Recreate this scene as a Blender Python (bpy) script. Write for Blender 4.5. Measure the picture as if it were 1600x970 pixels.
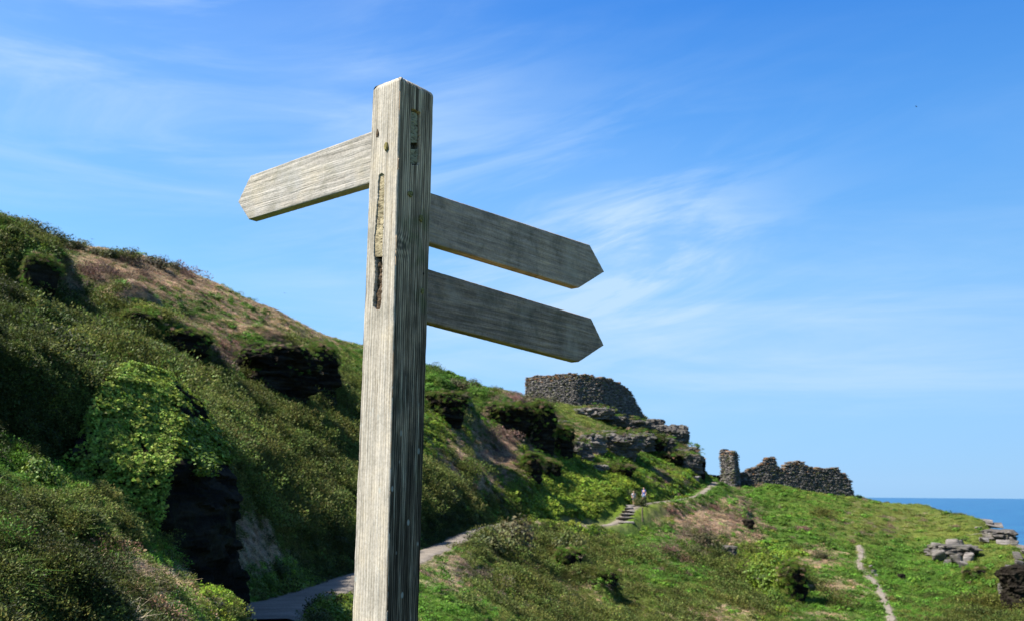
import bpy, bmesh, math, random
import numpy as np
from mathutils import Vector, Matrix
random.seed(7); RNG = np.random.default_rng(11)
S = bpy.context.scene
for o in list(bpy.data.objects): bpy.data.objects.remove(o)
COL = S.collection
PI = math.pi

# ------------------------------------------------------------------ camera
F = 1400.0                                  # focal length in pixels of a 1600 wide picture
PITCH = math.atan(286 / F); ROLL = math.radians(0.42)
EYE = np.array([0.0, 0.0, 1.6])
_r0 = np.array([1, 0, 0.]); _u0 = np.array([0, -math.sin(PITCH), math.cos(PITCH)])
FWD = np.array([0, math.cos(PITCH), math.sin(PITCH)])
RT = _r0 * math.cos(ROLL) + _u0 * math.sin(ROLL)
UP = _u0 * math.cos(ROLL) - _r0 * math.sin(ROLL)
cd = bpy.data.cameras.new('camera'); cam = bpy.data.objects.new('camera', cd); COL.objects.link(cam)
cam.matrix_world = Matrix([[RT[0], UP[0], -FWD[0], EYE[0]], [RT[1], UP[1], -FWD[1], EYE[1]],
                           [RT[2], UP[2], -FWD[2], EYE[2]], [0, 0, 0, 1]])
cd.sensor_width = 36; cd.lens = 36 * F / 1600; cd.clip_start = 0.05; cd.clip_end = 90000
cd.dof.use_dof = True; cd.dof.focus_distance = 2.62; cd.dof.aperture_fstop = 8.0
S.camera = cam

def ray(px, py):
    px = np.asarray(px, float); py = np.asarray(py, float)
    return F * FWD + (px[..., None] - 800) * RT + (485 - py[..., None]) * UP
def ray_ae(px, py):
    d = ray(px, py)
    return np.arctan2(d[..., 0], d[..., 1]), d[..., 2] / np.hypot(d[..., 0], d[..., 1])
def project(P):
    d = np.asarray(P, float) - EYE
    z = np.maximum(d @ FWD, 1e-3)
    return 800 + F * (d @ RT) / z, 485 - F * (d @ UP) / z
def pt(px, py, r):                          # the point seen at (px,py), r metres away along the ground
    a, e = ray_ae(px, py)
    return EYE + np.array([r * math.sin(a), r * math.cos(a), r * e])

# ------------------------------------------------------------------ sky and sun
SUN_AZ, SUN_EL = math.radians(-103), math.radians(52)
w = bpy.data.worlds.new("World"); S.world = w; w.use_nodes = True
nt = w.node_tree; N = nt.nodes; L = nt.links; N.clear()
def node(tree, typ, **kw):
    n = tree.nodes.new(typ)
    for k, v in kw.items():
        if k == 'inp':
            for i, x in v.items(): n.inputs[i].default_value = x
        else: setattr(n, k, v)
    return n
def mth(tree, op, a, b=None, c=None, clamp=False):
    n = tree.nodes.new('ShaderNodeMath'); n.operation = op; n.use_clamp = clamp
    for i, x in enumerate((a, b, c)):
        if x is None: continue
        if isinstance(x, (int, float)): n.inputs[i].default_value = x
        else: tree.links.new(x, n.inputs[i])
    return n.outputs[0]
sky = node(nt, 'ShaderNodeTexSky', sky_type='NISHITA', sun_disc=False, sun_elevation=SUN_EL, sun_rotation=SUN_AZ,
           air_density=1.0, dust_density=0.25, ozone_density=2.2, altitude=50)
tc = node(nt, 'ShaderNodeTexCoord'); sp = node(nt, 'ShaderNodeSeparateXYZ'); L.new(tc.outputs['Generated'], sp.inputs[0])
el_ = mth(nt, 'MAXIMUM', sp.outputs[2], 0.0)
def sky_ramp(stops):
    r = nt.nodes.new('ShaderNodeValToRGB'); nt.links.new(el_, r.inputs[0]); e = r.color_ramp.elements
    while len(e) < len(stops): e.new(0.5)
    for q, (p, c) in zip(e, stops): q.position = p; q.color = (*c, 1)
    return r.outputs[0]
# clear maritime air: deep blue overhead, paler towards the sea horizon
clear = sky_ramp([(0.0, (.27, .60, 1.03)), (0.10, (.29, .63, 1.09)), (0.22, (.22, .58, 1.08)), (0.34, (.115, .44, 1.04)), (0.50, (.036, .27, .88)), (0.75, (.03, .16, .60)), (1.0, (.02, .11, .48))])
smul = node(nt, 'ShaderNodeVectorMath', operation='SCALE', inp={3: 5.2}); L.new(clear, smul.inputs[0])
hs = node(nt, 'ShaderNodeMix', data_type='RGBA', inp={0: 0.12}); L.new(smul.outputs[0], hs.inputs[6]); L.new(sky.outputs[0], hs.inputs[7])
# a touch brighter on the sun's side of the sky
sunside = mth(nt, 'ADD', mth(nt, 'MULTIPLY', sp.outputs[0], math.sin(SUN_AZ)), mth(nt, 'MULTIPLY', sp.outputs[1], math.cos(SUN_AZ)))
# the air round the sun scatters paler light
dsun = node(nt, 'ShaderNodeVectorMath', operation='DOT_PRODUCT', inp={1: (math.sin(SUN_AZ) * math.cos(SUN_EL), math.cos(SUN_AZ) * math.cos(SUN_EL), math.sin(SUN_EL))}); L.new(tc.outputs['Generated'], dsun.inputs[0])
aure = mth(nt, 'MULTIPLY', mth(nt, 'POWER', mth(nt, 'MAXIMUM', dsun.outputs['Value'], 0.0), 3.0), 0.55)
sun_f = mth(nt, 'ADD', 1.02, mth(nt, 'MULTIPLY', sunside, 0.22))
hs2 = node(nt, 'ShaderNodeVectorMath', operation='SCALE'); L.new(hs.outputs[2], hs2.inputs[0]); L.new(sun_f, hs2.inputs[3])
zc = mth(nt, 'ADD', el_, 0.22)
hx = mth(nt, 'DIVIDE', sp.outputs[0], zc); hy = mth(nt, 'DIVIDE', sp.outputs[1], zc)
def cloud_layer(tilt, stretch, scale, detail, lo, hi, seed, dist=0.4):
    m0 = node(nt, 'ShaderNodeMapping'); L.new(tc.outputs['Generated'], m0.inputs[0]); m0.inputs['Rotation'].default_value = (0, math.radians(tilt), 0)
    mp = node(nt, 'ShaderNodeMapping'); L.new(m0.outputs[0], mp.inputs[0])
    mp.inputs['Location'].default_value = (seed, seed * 1.7, 0); mp.inputs['Scale'].default_value = (1, 1, stretch)
    nz = node(nt, 'ShaderNodeTexNoise', inp={'Scale': scale, 'Detail': detail, 'Roughness': 0.6, 'Distortion': dist})
    L.new(mp.outputs[0], nz.inputs['Vector'])
    mr = node(nt, 'ShaderNodeMapRange', interpolation_type='SMOOTHSTEP', inp={1: lo, 2: hi}); L.new(nz.outputs[0], mr.inputs[0])
    return mr.outputs[0]
c1 = cloud_layer(5, 6.5, 2.2, 9, 0.42, 0.80, 3.7, 0.9)
c2 = cloud_layer(-2, 9, 1.5, 8, 0.44, 0.80, 9.1, 0.6)
c3 = cloud_layer(14, 5.5, 3.4, 9, 0.36, 0.70, 5.3, 0.8)
def bank(px, py, rx, ry):                   # a bank of cirrus that hangs in this part of the sky
    d = ray(px, py); d = d / np.linalg.norm(d); a0 = math.atan2(d[0], d[1])
    az = mth(nt, 'ARCTAN2', sp.outputs[0], sp.outputs[1])
    u = mth(nt, 'DIVIDE', mth(nt, 'SUBTRACT', az, float(a0)), rx); v = mth(nt, 'DIVIDE', mth(nt, 'SUBTRACT', sp.outputs[2], float(d[2])), ry)
    r2 = mth(nt, 'ADD', mth(nt, 'MULTIPLY', u, u), mth(nt, 'MULTIPLY', v, v))
    return mth(nt, 'DIVIDE', 1.0, mth(nt, 'ADD', 1.0, mth(nt, 'MULTIPLY', r2, r2)))
tot = None
for lay, (px, py, rx, ry, s) in ((c1, (260, 90, 0.30, 0.10, 0.75)), (c2, (300, 270, 0.34, 0.09, 0.45)), (c3, (985, 385, 0.115, 0.085, 1.0)),
                                 (c2, (1300, 540, 0.55, 0.07, 0.8)), (c3, (780, 420, 0.26, 0.11, 0.6)), (c1, (1450, 410, 0.16, 0.03, 0.35)), (c3, (640, 130, 0.12, 0.08, 0.35))):
    t = mth(nt, 'MULTIPLY', mth(nt, 'MULTIPLY', bank(px, py, rx, ry), s), mth(nt, 'ADD', mth(nt, 'MULTIPLY', lay, 0.85), 0.15))
    tot = t if tot is None else mth(nt, 'ADD', tot, t)
# the faint veil goes on over the whole sky at the same density as in view
veil = mth(nt, 'ADD', mth(nt, 'MULTIPLY', c2, 0.07), 0.0)
tot = mth(nt, 'ADD', tot, veil); tot = mth(nt, 'MINIMUM', mth(nt, 'ADD', mth(nt, 'MULTIPLY', tot, 0.72), aure), 0.75)
mix = node(nt, 'ShaderNodeMix', data_type='RGBA'); L.new(tot, mix.inputs[0]); L.new(hs2.outputs[0], mix.inputs[6])
mix.inputs[7].default_value = (3.1, 4.1, 5.3, 1)
bg = node(nt, 'ShaderNodeBackground', inp={'Strength': 0.079}); L.new(mix.outputs[2], bg.inputs[0])
wo = node(nt, 'ShaderNodeOutputWorld'); L.new(bg.outputs[0], wo.inputs[0])
sl = bpy.data.lights.new('sun', 'SUN'); sl.energy = 5.0; sl.angle = math.radians(0.53); sl.color = (1, 0.955, 0.88)
so = bpy.data.objects.new('sun', sl); COL.objects.link(so)
sd = Vector((math.sin(SUN_AZ) * math.cos(SUN_EL), math.cos(SUN_AZ) * math.cos(SUN_EL), math.sin(SUN_EL)))
so.rotation_euler = sd.to_track_quat('Z', 'Y').to_euler(); so.location = (-30, -10, 40)
vs = S.view_settings; vs.view_transform = 'Standard'; vs.look = 'None'; vs.gamma = 1; vs.exposure = 1.35; vs.use_curve_mapping = False

# ------------------------------------------------------------------ noise
_p = np.random.default_rng(5).permutation(256); _p = np.concatenate([_p, _p, _p])
_g = np.random.default_rng(6).normal(size=(256, 3)); _g /= np.linalg.norm(_g, axis=1)[:, None]
def perlin(P):
    P = np.asarray(P, float); i = np.floor(P).astype(int); f = P - i; i &= 255
    u = f * f * f * (f * (f * 6 - 15) + 10); out = 0
    for dx in (0, 1):
        wx = u[..., 0] if dx else 1 - u[..., 0]
        for dy in (0, 1):
            wy = u[..., 1] if dy else 1 - u[..., 1]
            for dz in (0, 1):
                wz = u[..., 2] if dz else 1 - u[..., 2]
                h = _p[_p[_p[i[..., 0] + dx] + i[..., 1] + dy] + i[..., 2] + dz]
                g = _g[h]
                out = out + wx * wy * wz * (g[..., 0] * (f[..., 0] - dx) + g[..., 1] * (f[..., 1] - dy) + g[..., 2] * (f[..., 2] - dz))
    return out * 1.5
def fbm(P, sc=1.0, oct=4, seed=0.0, rough=0.5):
    P = np.asarray(P, float) / sc + seed; a = 1.0; t = 0; n = 0
    for k in range(oct):
        t = t + a * perlin(P + 17.3 * k); n += a; a *= rough; P = P * 2.03
    return t / n

# ------------------------------------------------------------------ object helpers
def tag(o, label=None, cat=None, group=None, kind=None):
    if label: o['label'] = label
    if cat: o['category'] = cat
    if group: o['group'] = group
    if kind: o['kind'] = kind
    return o
def empty(name, loc, rz=0.0):
    o = bpy.data.objects.new(name, None); COL.objects.link(o); o.location = [float(x) for x in loc]
    o.rotation_euler = (0, 0, rz); o.empty_display_size = 0.3; return o
def mesh_obj(name, V, Fc, mat, parent=None, smooth=False, link=True, loc=None):
    me = bpy.data.meshes.new(name)
    V = np.asarray(V, float)
    if loc is not None: V = V - np.asarray(loc)
    if isinstance(Fc, np.ndarray):
        nf, k = Fc.shape
        me.vertices.add(len(V)); me.vertices.foreach_set('co', V.ravel().astype(np.float32))
        me.loops.add(nf * k); me.loops.foreach_set('vertex_index', Fc.ravel().astype(np.int32))
        me.polygons.add(nf); me.polygons.foreach_set('loop_start', np.arange(0, nf * k, k, dtype=np.int32))
        me.polygons.foreach_set('loop_total', np.full(nf, k, dtype=np.int32))
        me.update(calc_edges=True)
    else:
        me.from_pydata([tuple(v) for v in V], [], Fc); me.update()
    if smooth: me.polygons.foreach_set('use_smooth', np.ones(len(me.polygons), dtype=bool))
    me.materials.append(mat)
    o = bpy.data.objects.new(name, me)
    if link: COL.objects.link(o)
    if parent is not None: o.parent = parent
    if loc is not None and parent is None: o.location = [float(x) for x in loc]
    return o
def vcol(me, name, C, domain='POINT'):
    at = me.attributes.new(name, 'FLOAT_COLOR', domain)
    C = np.asarray(C, float)
    if C.shape[1] == 3: C = np.concatenate([C, np.ones((len(C), 1))], 1)
    at.data.foreach_set('color', C.ravel().astype(np.float32))
def grid_faces(n, m, closed_m=False, off=0):    # n rows of m verts
    i = np.arange(n - 1)[:, None]; j = np.arange(m if closed_m else m - 1)[None, :]
    j2 = (j + 1) % m
    return (off + np.stack([i * m + j, i * m + j2, (i + 1) * m + j2, (i + 1) * m + j], -1)).reshape(-1, 4)

# ------------------------------------------------------------------ materials
def new_mat(name, rough=0.8, spec=0.2):
    m = bpy.data.materials.new(name); m.use_nodes = True; t = m.node_tree
    b = t.nodes['Principled BSDF']; b.inputs['Roughness'].default_value = rough; b.inputs['Specular IOR Level'].default_value = spec
    return m, t, b
def noise_n(t, scale, detail=4, rough=0.55, vec=None, dist=0.0):
    n = node(t, 'ShaderNodeTexNoise', inp={'Scale': scale, 'Detail': detail, 'Roughness': rough, 'Distortion': dist})
    if vec is not None: t.links.new(vec, n.inputs['Vector'])
    return n.outputs[0]
def ramp(t, fac, stops):
    r = t.nodes.new('ShaderNodeValToRGB'); t.links.new(fac, r.inputs[0])
    el = r.color_ramp.elements
    while len(el) < len(stops): el.new(0.5)
    for e, (p, c) in zip(el, stops):
        e.position = p; e.color = (c[0], c[1], c[2], 1) if hasattr(c, '__len__') else (c, c, c, 1)
    return r.outputs[0]
def mixc(t, fac, a, b, mode='MIX'):
    m = node(t, 'ShaderNodeMix', data_type='RGBA', blend_type=mode)
    for i, x in ((0, fac), (6, a), (7, b)):
        if isinstance(x, (int, float)): m.inputs[i].default_value = x
        elif isinstance(x, tuple): m.inputs[i].default_value = (*x, 1)
        else: t.links.new(x, m.inputs[i])
    return m.outputs[2]
def bump(t, b, h, strength, dist):
    n = node(t, 'ShaderNodeBump', inp={'Strength': strength, 'Distance': dist}); t.links.new(h, n.inputs['Height']); t.links.new(n.outputs[0], b.inputs['Normal'])
def objco(t, sc=(1, 1, 1), loc=(0, 0, 0), rot=(0, 0, 0)):
    c = node(t, 'ShaderNodeTexCoord'); m = node(t, 'ShaderNodeMapping')
    m.inputs['Scale'].default_value = sc; m.inputs['Location'].default_value = loc; m.inputs['Rotation'].default_value = rot
    t.links.new(c.outputs['Object'], m.inputs[0]); return m.outputs[0]

def simple_mat(name, c, rough=0.8, var=0.25, scale=8):
    m, t, b = new_mat(name, rough); n = noise_n(t, scale, 4, vec=objco(t))
    col = ramp(t, n, [(0.25, tuple(x * (1 - var) for x in c)), (0.75, tuple(min(1, x * (1 + var)) for x in c))])
    t.links.new(col, b.inputs['Base Color']); return m

# ground: vertex colour holds what grows there
M_ground, t, b = new_mat('ground_cover', 0.95, 0.08)
at = node(t, 'ShaderNodeAttribute', attribute_name='col')
geo = node(t, 'ShaderNodeNewGeometry')
n1 = noise_n(t, 5.0, 6, 0.7, geo.outputs['Position']); n2 = noise_n(t, 0.8, 5, 0.6, geo.outputs['Position'])
c = mixc(t, 1.0, at.outputs[0], ramp(t, n1, [(0.25, 0.45), (0.75, 1.5)]), 'MULTIPLY')
c = mixc(t, 1.0, c, ramp(t, n2, [(0.25, 0.7), (0.75, 1.25)]), 'MULTIPLY')
t.links.new(c, b.inputs['Base Color']); bump(t, b, n1, 0.6, 0.25)

def veg_mat(name, transl=0.3, rough=0.6):
    m, t, b = new_mat(name, rough, 0.15)
    a = node(t, 'ShaderNodeAttribute', attribute_name='col', attribute_type='INSTANCER')
    v = node(t, 'ShaderNodeAttribute', attribute_name='var')
    c = mixc(t, 1.0, a.outputs[0], v.outputs[0], 'MULTIPLY')
    t.links.new(c, b.inputs['Base Color'])
    tr = node(t, 'ShaderNodeBsdfTranslucent'); t.links.new(c, tr.inputs[0])
    mx = node(t, 'ShaderNodeMixShader', inp={0: transl}); t.links.new(b.outputs[0], mx.inputs[1]); t.links.new(tr.outputs[0], mx.inputs[2])
    t.links.new(mx.outputs[0], t.nodes['Material Output'].inputs[0]); return m
M_veg = veg_mat('leaves', 0.28)
def leaf_mat(name, c, c2, transl=0.25):
    m, t, b = new_mat(name, 0.6, 0.25)
    v = node(t, 'ShaderNodeAttribute', attribute_name='var')
    n = noise_n(t, 2.2, 3, vec=objco(t))
    cc = mixc(t, 1.0, ramp(t, n, [(0.38, c), (0.62, c2)]), v.outputs[0], 'MULTIPLY')
    t.links.new(cc, b.inputs['Base Color'])
    tr = node(t, 'ShaderNodeBsdfTranslucent'); t.links.new(cc, tr.inputs[0])
    mx = node(t, 'ShaderNodeMixShader', inp={0: transl}); t.links.new(b.outputs[0], mx.inputs[1]); t.links.new(tr.outputs[0], mx.inputs[2])
    t.links.new(mx.outputs[0], t.nodes['Material Output'].inputs[0]); return m
M_gorse = leaf_mat('gorse_leaves', (0.045, 0.062, 0.016), (0.095, 0.10, 0.028))
M_heather = leaf_mat('heather_leaves', (0.065, 0.068, 0.024), (0.10, 0.080, 0.040))
M_bright = leaf_mat('bright_leaves', (0.065, 0.12, 0.014), (0.14, 0.195, 0.02))
M_twig = simple_mat('twig_bark', (0.11, 0.085, 0.06))

def rock_mat(name, dark, mid, light, lichen, strata=9.0, nscale=1.5):
    m, t, b = new_mat(name, 0.95, 0.02 if light[0] < 0.1 else 0.15)
    geo = node(t, 'ShaderNodeNewGeometry'); pos = geo.outputs['Position']
    mp = node(t, 'ShaderNodeMapping'); mp.inputs['Scale'].default_value = (0.5, 0.5, strata); mp.inputs['Rotation'].default_value = (0.12, 0.2, 0)
    t.links.new(pos, mp.inputs[0])
    s = noise_n(t, 1.0, 6, 0.6, mp.outputs[0], 0.3); n = noise_n(t, nscale, 7, 0.65, pos)
    c = ramp(t, s, [(0.3, dark), (0.5, mid), (0.72, light)])
    c = mixc(t, ramp(t, n, [(0.52, 0.0), (0.7, 0.6)]), c, lichen)
    f = noise_n(t, 14 * nscale, 5, 0.7, pos)
    c = mixc(t, 1.0, c, ramp(t, f, [(0.25, 0.6), (0.75, 1.35)]), 'MULTIPLY')
    t.links.new(c, b.inputs['Base Color'])
    h = mth(t, 'ADD', mth(t, 'MULTIPLY', s, 0.7), mth(t, 'MULTIPLY', f, 0.5)); bump(t, b, h, 0.9, 0.12)
    return m
M_rock = rock_mat('slate_rock', (0.045, 0.042, 0.04), (0.09, 0.08, 0.07), (0.17, 0.155, 0.14), (0.08, 0.085, 0.035))
M_rockshade = rock_mat('shade_black_slate', (0.006, 0.005, 0.004), (0.014, 0.0115, 0.009), (0.045, 0.038, 0.030), (0.03, 0.03, 0.014), 5)  # dark slate, blackened so its colour carries the shade of hollows and undercut faces
M_rocklight = rock_mat('pale_lichened_slate', (0.035, 0.030, 0.026), (0.15, 0.132, 0.118), (0.29, 0.262, 0.24), (0.09, 0.09, 0.045), 7, 1.6)
def stone_mat():
    m, t, b = new_mat('masonry_slate', 0.9, 0.2)
    v = node(t, 'ShaderNodeAttribute', attribute_name='var'); geo = node(t, 'ShaderNodeNewGeometry')
    n = noise_n(t, 3.0, 6, 0.7, geo.outputs['Position'])
    c = mixc(t, 1.0, v.outputs[0], ramp(t, n, [(0.25, 0.6), (0.75, 1.4)]), 'MULTIPLY')
    t.links.new(c, b.inputs['Base Color']); bump(t, b, n, 0.7, 0.08); return m
M_stone = stone_mat()
M_core = simple_mat('rubble_core', (0.06, 0.055, 0.048), 0.95)

# ------------------------------------------------------------------ terrain heights
# (px, py, r): the ground seen at that place is r metres away
CP = """0,970,4.6 0,860,5.6 0,790,7 0,730,9.5 0,640,12 0,560,16 0,480,21 0,400,27 0,350,33 0,362,42 0,338,58
-150,970,4.2 -150,860,5.2 -150,700,8 -150,560,14 -150,420,22 -150,300,36 -150,290,60
100,970,5 100,905,5.8 100,860,7 100,828,8.4 100,740,10.8 100,660,12.8 100,600,15 100,540,19 100,498,24 100,505,34 100,470,42 100,425,52 100,385,64
200,970,5.5 200,930,7 200,893,8.3 200,868,9.6 200,700,13.2 200,625,16 200,580,19.5 200,552,24 200,565,34 200,530,40 200,480,48 200,430,58 200,400,67
290,985,7 290,948,9 290,928,10.4 290,800,14.4 290,660,17.5 290,628,22 290,640,30 290,585,40 290,520,50 290,460,60 290,428,70
340,985,9.5 340,962,11 345,900,15.5 345,800,20 345,700,26 345,650,33 345,600,42 345,520,54 345,470,66 345,449,74
390,965,15 395,945,19 390,915,21 390,860,25 390,780,30 390,700,36 390,640,43 390,598,50 390,540,58 390,474,74
450,985,16 450,942,23.5 450,915,26 450,860,30.5 450,760,37 450,680,44 450,625,51 450,570,60 450,500,74
520,985,20 520,912,30 520,885,32.5 520,800,39 520,720,47 520,655,55 520,605,64 520,560,75 520,527,88
600,985,24 600,888,37 600,862,41 600,780,49 600,700,58 600,640,67 600,590,79 600,548,93
700,985,26 700,905,36 700,848,52 700,830,57 700,760,65 700,700,73 700,640,84 700,605,94 700,582,104
800,985,36 800,900,50 800,850,62 800,818,73 800,792,78 800,740,85 800,680,94 800,640,105 800,612,118
900,985,46 900,900,64 900,850,76 900,820,84 900,785,89 900,740,96 900,700,105 900,660,116 900,634,128 900,618,138
1000,985,54 1000,900,72 1000,840,86 1000,817,90 1000,790,95 1000,750,104 1000,715,114 1000,685,126 1000,656,140
1060,985,58 1060,900,75 1060,830,92 1060,783,106 1060,750,114 1060,715,125 1050,674,135
1092,985,62 1092,900,78 1092,840,94 1092,800,104 1092,775,112 1090,745,119 1084,708,128 1106,750,127
1120,985,64 1120,900,82 1120,830,100 1120,780,114 1120,752,128
1200,985,68 1200,900,88 1200,830,108 1200,780,124 1200,752,136
1330,985,74 1330,900,94 1330,840,112 1330,795,130 1330,772,142
1440,985,78 1440,900,100 1440,840,120 1440,805,134 1440,786,144
1540,985,80 1540,900,102 1540,850,118 1540,816,132
1600,985,80 1600,920,96 1600,876,108 1600,858,116 1720,985,82 1720,930,95"""
A_, L_, E_ = [], [], []
def cp(px, py, r):
    a, e = ray_ae(px, py); A_.append(float(a)); L_.append(math.log(r)); E_.append(float(e))
def cpz(px, r, z):                          # z relative to the eye
    a, _ = ray_ae(px, 770); A_.append(float(a)); L_.append(math.log(r)); E_.append(z / r)
for s in CP.split(): cp(*[float(x) for x in s.split(',')])
for px in (-150, 100, 400, 800, 1200, 1700):
    for r in (1.2, 2.6): cpz(px, r, -1.6)
for px, r, z in ((600, 5, -1.75), (600, 10, -2.3), (600, 16, -3.0), (420, 5, -1.6), (420, 9, -1.9), (900, 5, -1.9), (900, 10, -2.9), (900, 18, -4.3), (900, 30, -6.3),
                 (1300, 5, -2.0), (1300, 10, -3.2), (1300, 18, -5.2), (1300, 32, -8.3), (1300, 52, -10.6), (1650, 5, -2.0), (1650, 10, -3.3), (1650, 20, -5.8), (1650, 40, -10), (1650, 62, -12),
                 (-150, 110, 22), (-150, 260, 25), (100, 90, 20.5), (100, 130, 21), (100, 260, 22), (300, 95, 19), (300, 135, 19), (300, 260, 20), (480, 104, 16), (480, 140, 17), (480, 260, 18), (600, 115, 15.5), (600, 160, 15.5), (600, 280, 14),
                 (720, 130, 14), (720, 180, 12), (720, 280, -8), (820, 145, 12), (820, 190, 4), (820, 280, -45), (920, 160, 10), (920, 195, -10), (920, 280, -50), (1010, 158, 6), (1010, 190, -16), (1010, 280, -50),
                 (1060, 150, -1), (1060, 185, -22), (1060, 280, -50), (1120, 146, -1.5), (1120, 180, -22), (1120, 280, -50), (1200, 152, -1), (1200, 185, -20), (1200, 280, -50), (1330, 158, -3.5), (1330, 190, -22), (1330, 280, -50),
                 (1440, 158, -6), (1440, 190, -24), (1440, 280, -50), (1540, 146, -9), (1540, 180, -26), (1540, 280, -50), (1620, 128, -14), (1620, 160, -30), (1620, 280, -50), (1720, 112, -16), (1720, 150, -34), (1720, 280, -50)):
    cpz(px, r, z)
A_ = np.array(A_); L_ = np.array(L_); E_ = np.array(E_)
KA = 3.4
def U(r2): return np.where(r2 > 1e-12, 0.5 * r2 * np.log(np.maximum(r2, 1e-12)), 0)
def tps_fit(X, y, lam):
    n = len(X); d2 = ((X[:, None] - X[None]) ** 2).sum(-1)
    K = U(d2) + lam * np.eye(n); Pm = np.c_[np.ones(n), X]
    M = np.block([[K, Pm], [Pm.T, np.zeros((3, 3))]])
    return np.linalg.solve(M, np.r_[y, 0, 0, 0])
XC = np.c_[A_ * KA, L_]; WT = tps_fit(XC, E_, 0.0006)
def tps(a, l):
    a = np.asarray(a, float); l = np.asarray(l, float); sh = a.shape; q = np.c_[a.ravel() * KA, l.ravel()]
    out = WT[-3] + q @ WT[-2:]
    for k in range(0, len(q), 60000):
        qq = q[k:k + 60000]; d2 = (qq[:, 0:1] - XC[None, :, 0]) ** 2 + (qq[:, 1:2] - XC[None, :, 1]) ** 2
        out[k:k + 60000] += U(d2) @ WT[:-3]
    return out.reshape(sh)

AMAX = math.radians(36)
a_in = np.linspace(-math.radians(33), math.radians(33), 820)
a_out = np.radians(np.concatenate([np.linspace(33.4, 60, 30), np.linspace(63, 178, 40)]))
AZ = np.concatenate([-a_out[::-1], a_in, a_out])
LR = np.linspace(math.log(1.3), math.log(290), 720)
AA, LL = np.meshgrid(AZ, LR, indexing='ij'); RR = np.exp(LL)
lo = np.tanh((np.abs(AA) - math.radians(31)) / math.radians(8)) * math.radians(8)
Ac = np.where(np.abs(AA) > math.radians(31), np.sign(AA) * (math.radians(31) + lo * 0.6), AA)
T = tps(Ac, LL)
X = RR * np.sin(AA); Y = RR * np.cos(AA); Z = T * RR
# beside and behind the camera the lane is level
lvl = np.clip((np.abs(AA) - math.radians(38)) / math.radians(50), 0, 1); lvl = lvl * lvl * (3 - 2 * lvl)
Z = Z * (1 - lvl) + lvl * (-1.6 - 0.0 * RR)
fl = np.clip((RR - 1.3) / 1.6, 0, 1); Z = -1.6 * (1 - fl) + Z * fl
Z = np.maximum(Z, -56)
def bil(G, a, l):
    a = np.atleast_1d(np.asarray(a, float)); l = np.atleast_1d(np.asarray(l, float))
    i = np.clip(np.searchsorted(AZ, a) - 1, 0, len(AZ) - 2); fa = np.clip((a - AZ[i]) / (AZ[i + 1] - AZ[i]), 0, 1)
    x = np.clip((l - LR[0]) / (LR[1] - LR[0]), 0, len(LR) - 1.001); j = x.astype(int); fl_ = x - j
    sh = (slice(None),) + (None,) * (G.ndim - 2) if G.ndim > 2 else slice(None)
    fa = fa[sh]; fl_ = fl_[sh]
    return (G[i, j] * (1 - fa) * (1 - fl_) + G[i + 1, j] * fa * (1 - fl_) + G[i, j + 1] * (1 - fa) * fl_ + G[i + 1, j + 1] * fa * fl_)
def hgt(x, y):                              # world z of the ground
    x = np.atleast_1d(np.asarray(x, float)); y = np.atleast_1d(np.asarray(y, float))
    return bil(Z, np.arctan2(x, y), np.log(np.maximum(np.hypot(x, y), 1.3))) + EYE[2]
def hit(px, py, rmin=3.0, rmax=170.0):      # where the line of sight first meets the ground
    a, e = ray_ae(px, py); rs = np.exp(np.linspace(math.log(rmin), math.log(rmax), 2600))
    zz = bil(Z, np.full(rs.shape, float(a)), np.log(rs))
    k = np.argmax(zz >= e * rs) if np.any(zz >= e * rs) else int(np.argmin(np.abs(zz / rs - e)))
    r = rs[k]; return np.array([r * math.sin(a), r * math.cos(a), zz[k] + EYE[2]])

# rocky spurs and scoops: a bump that climbs gently and breaks off steeply on its eastern side
def spur(px, py, r, h, ramp_l, drop_l, width, az=105):
    global Z
    p = pt(px, py, r); d = np.array([math.sin(math.radians(az)), math.cos(math.radians(az))])
    s = (X - p[0]) * d[0] + (Y - p[1]) * d[1]; t = -(X - p[0]) * d[1] + (Y - p[1]) * d[0]
    up = np.clip(1 + s / ramp_l, 0, 1); up = up * up * (3 - 2 * up)
    dn = np.clip(1 - s / drop_l, 0, 1); dn = dn * dn * (3 - 2 * dn)
    Z += h * np.where(s < 0, up, dn) * np.exp(-(t / width) ** 4)
spur(62, 440, 25.5, 1.5, 3.5, 0.8, 1.8, 110)
spur(210, 492, 45, 1.2, 3, 0.9, 1.8, 115)
spur(285, 540, 44, 1.6, 4, 1.0, 2.4, 115)
spur(110, 450, 46, 0.8, 3, 0.9, 1.5, 115)
spur(455, 575, 57, 2.4, 5, 1.2, 3.2, 125)
spur(512, 600, 61, 1.8, 5, 1.2, 2.6, 120)
spur(715, 625, 86, 2.4, 6, 1.4, 3.4, 125)
spur(800, 640, 99, 2.2, 6, 1.4, 3.6, 125)
spur(860, 690, 101, 2.6, 5, 1.4, 4.5, 110)
spur(50, 650, 11.5, 1.0, 2.0, 0.5, 1.3, 100)
spur(85, 890, 5.7, 0.16, 0.8, 0.2, 0.4, 100)
spur(745, 790, 74, 1.0, 3, 1.2, 2.5, 110)
spur(820, 735, 84, 1.3, 3.5, 1.0, 3.5, 105)
spur(890, 860, 68, 1.6, 5, 1.0, 1.6, 115)
spur(948, 905, 61, 1.5, 4.5, 0.9, 1.3, 115)
spur(1236, 915, 86, 2.9, 7, 0.9, 2.4, 95)
spur(1160, 800, 113, 1.2, 4, 1.0, 2.4, 110)
spur(1570, 930, 96, 2.6, 6, 1.4, 4.0, 80)

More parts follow.
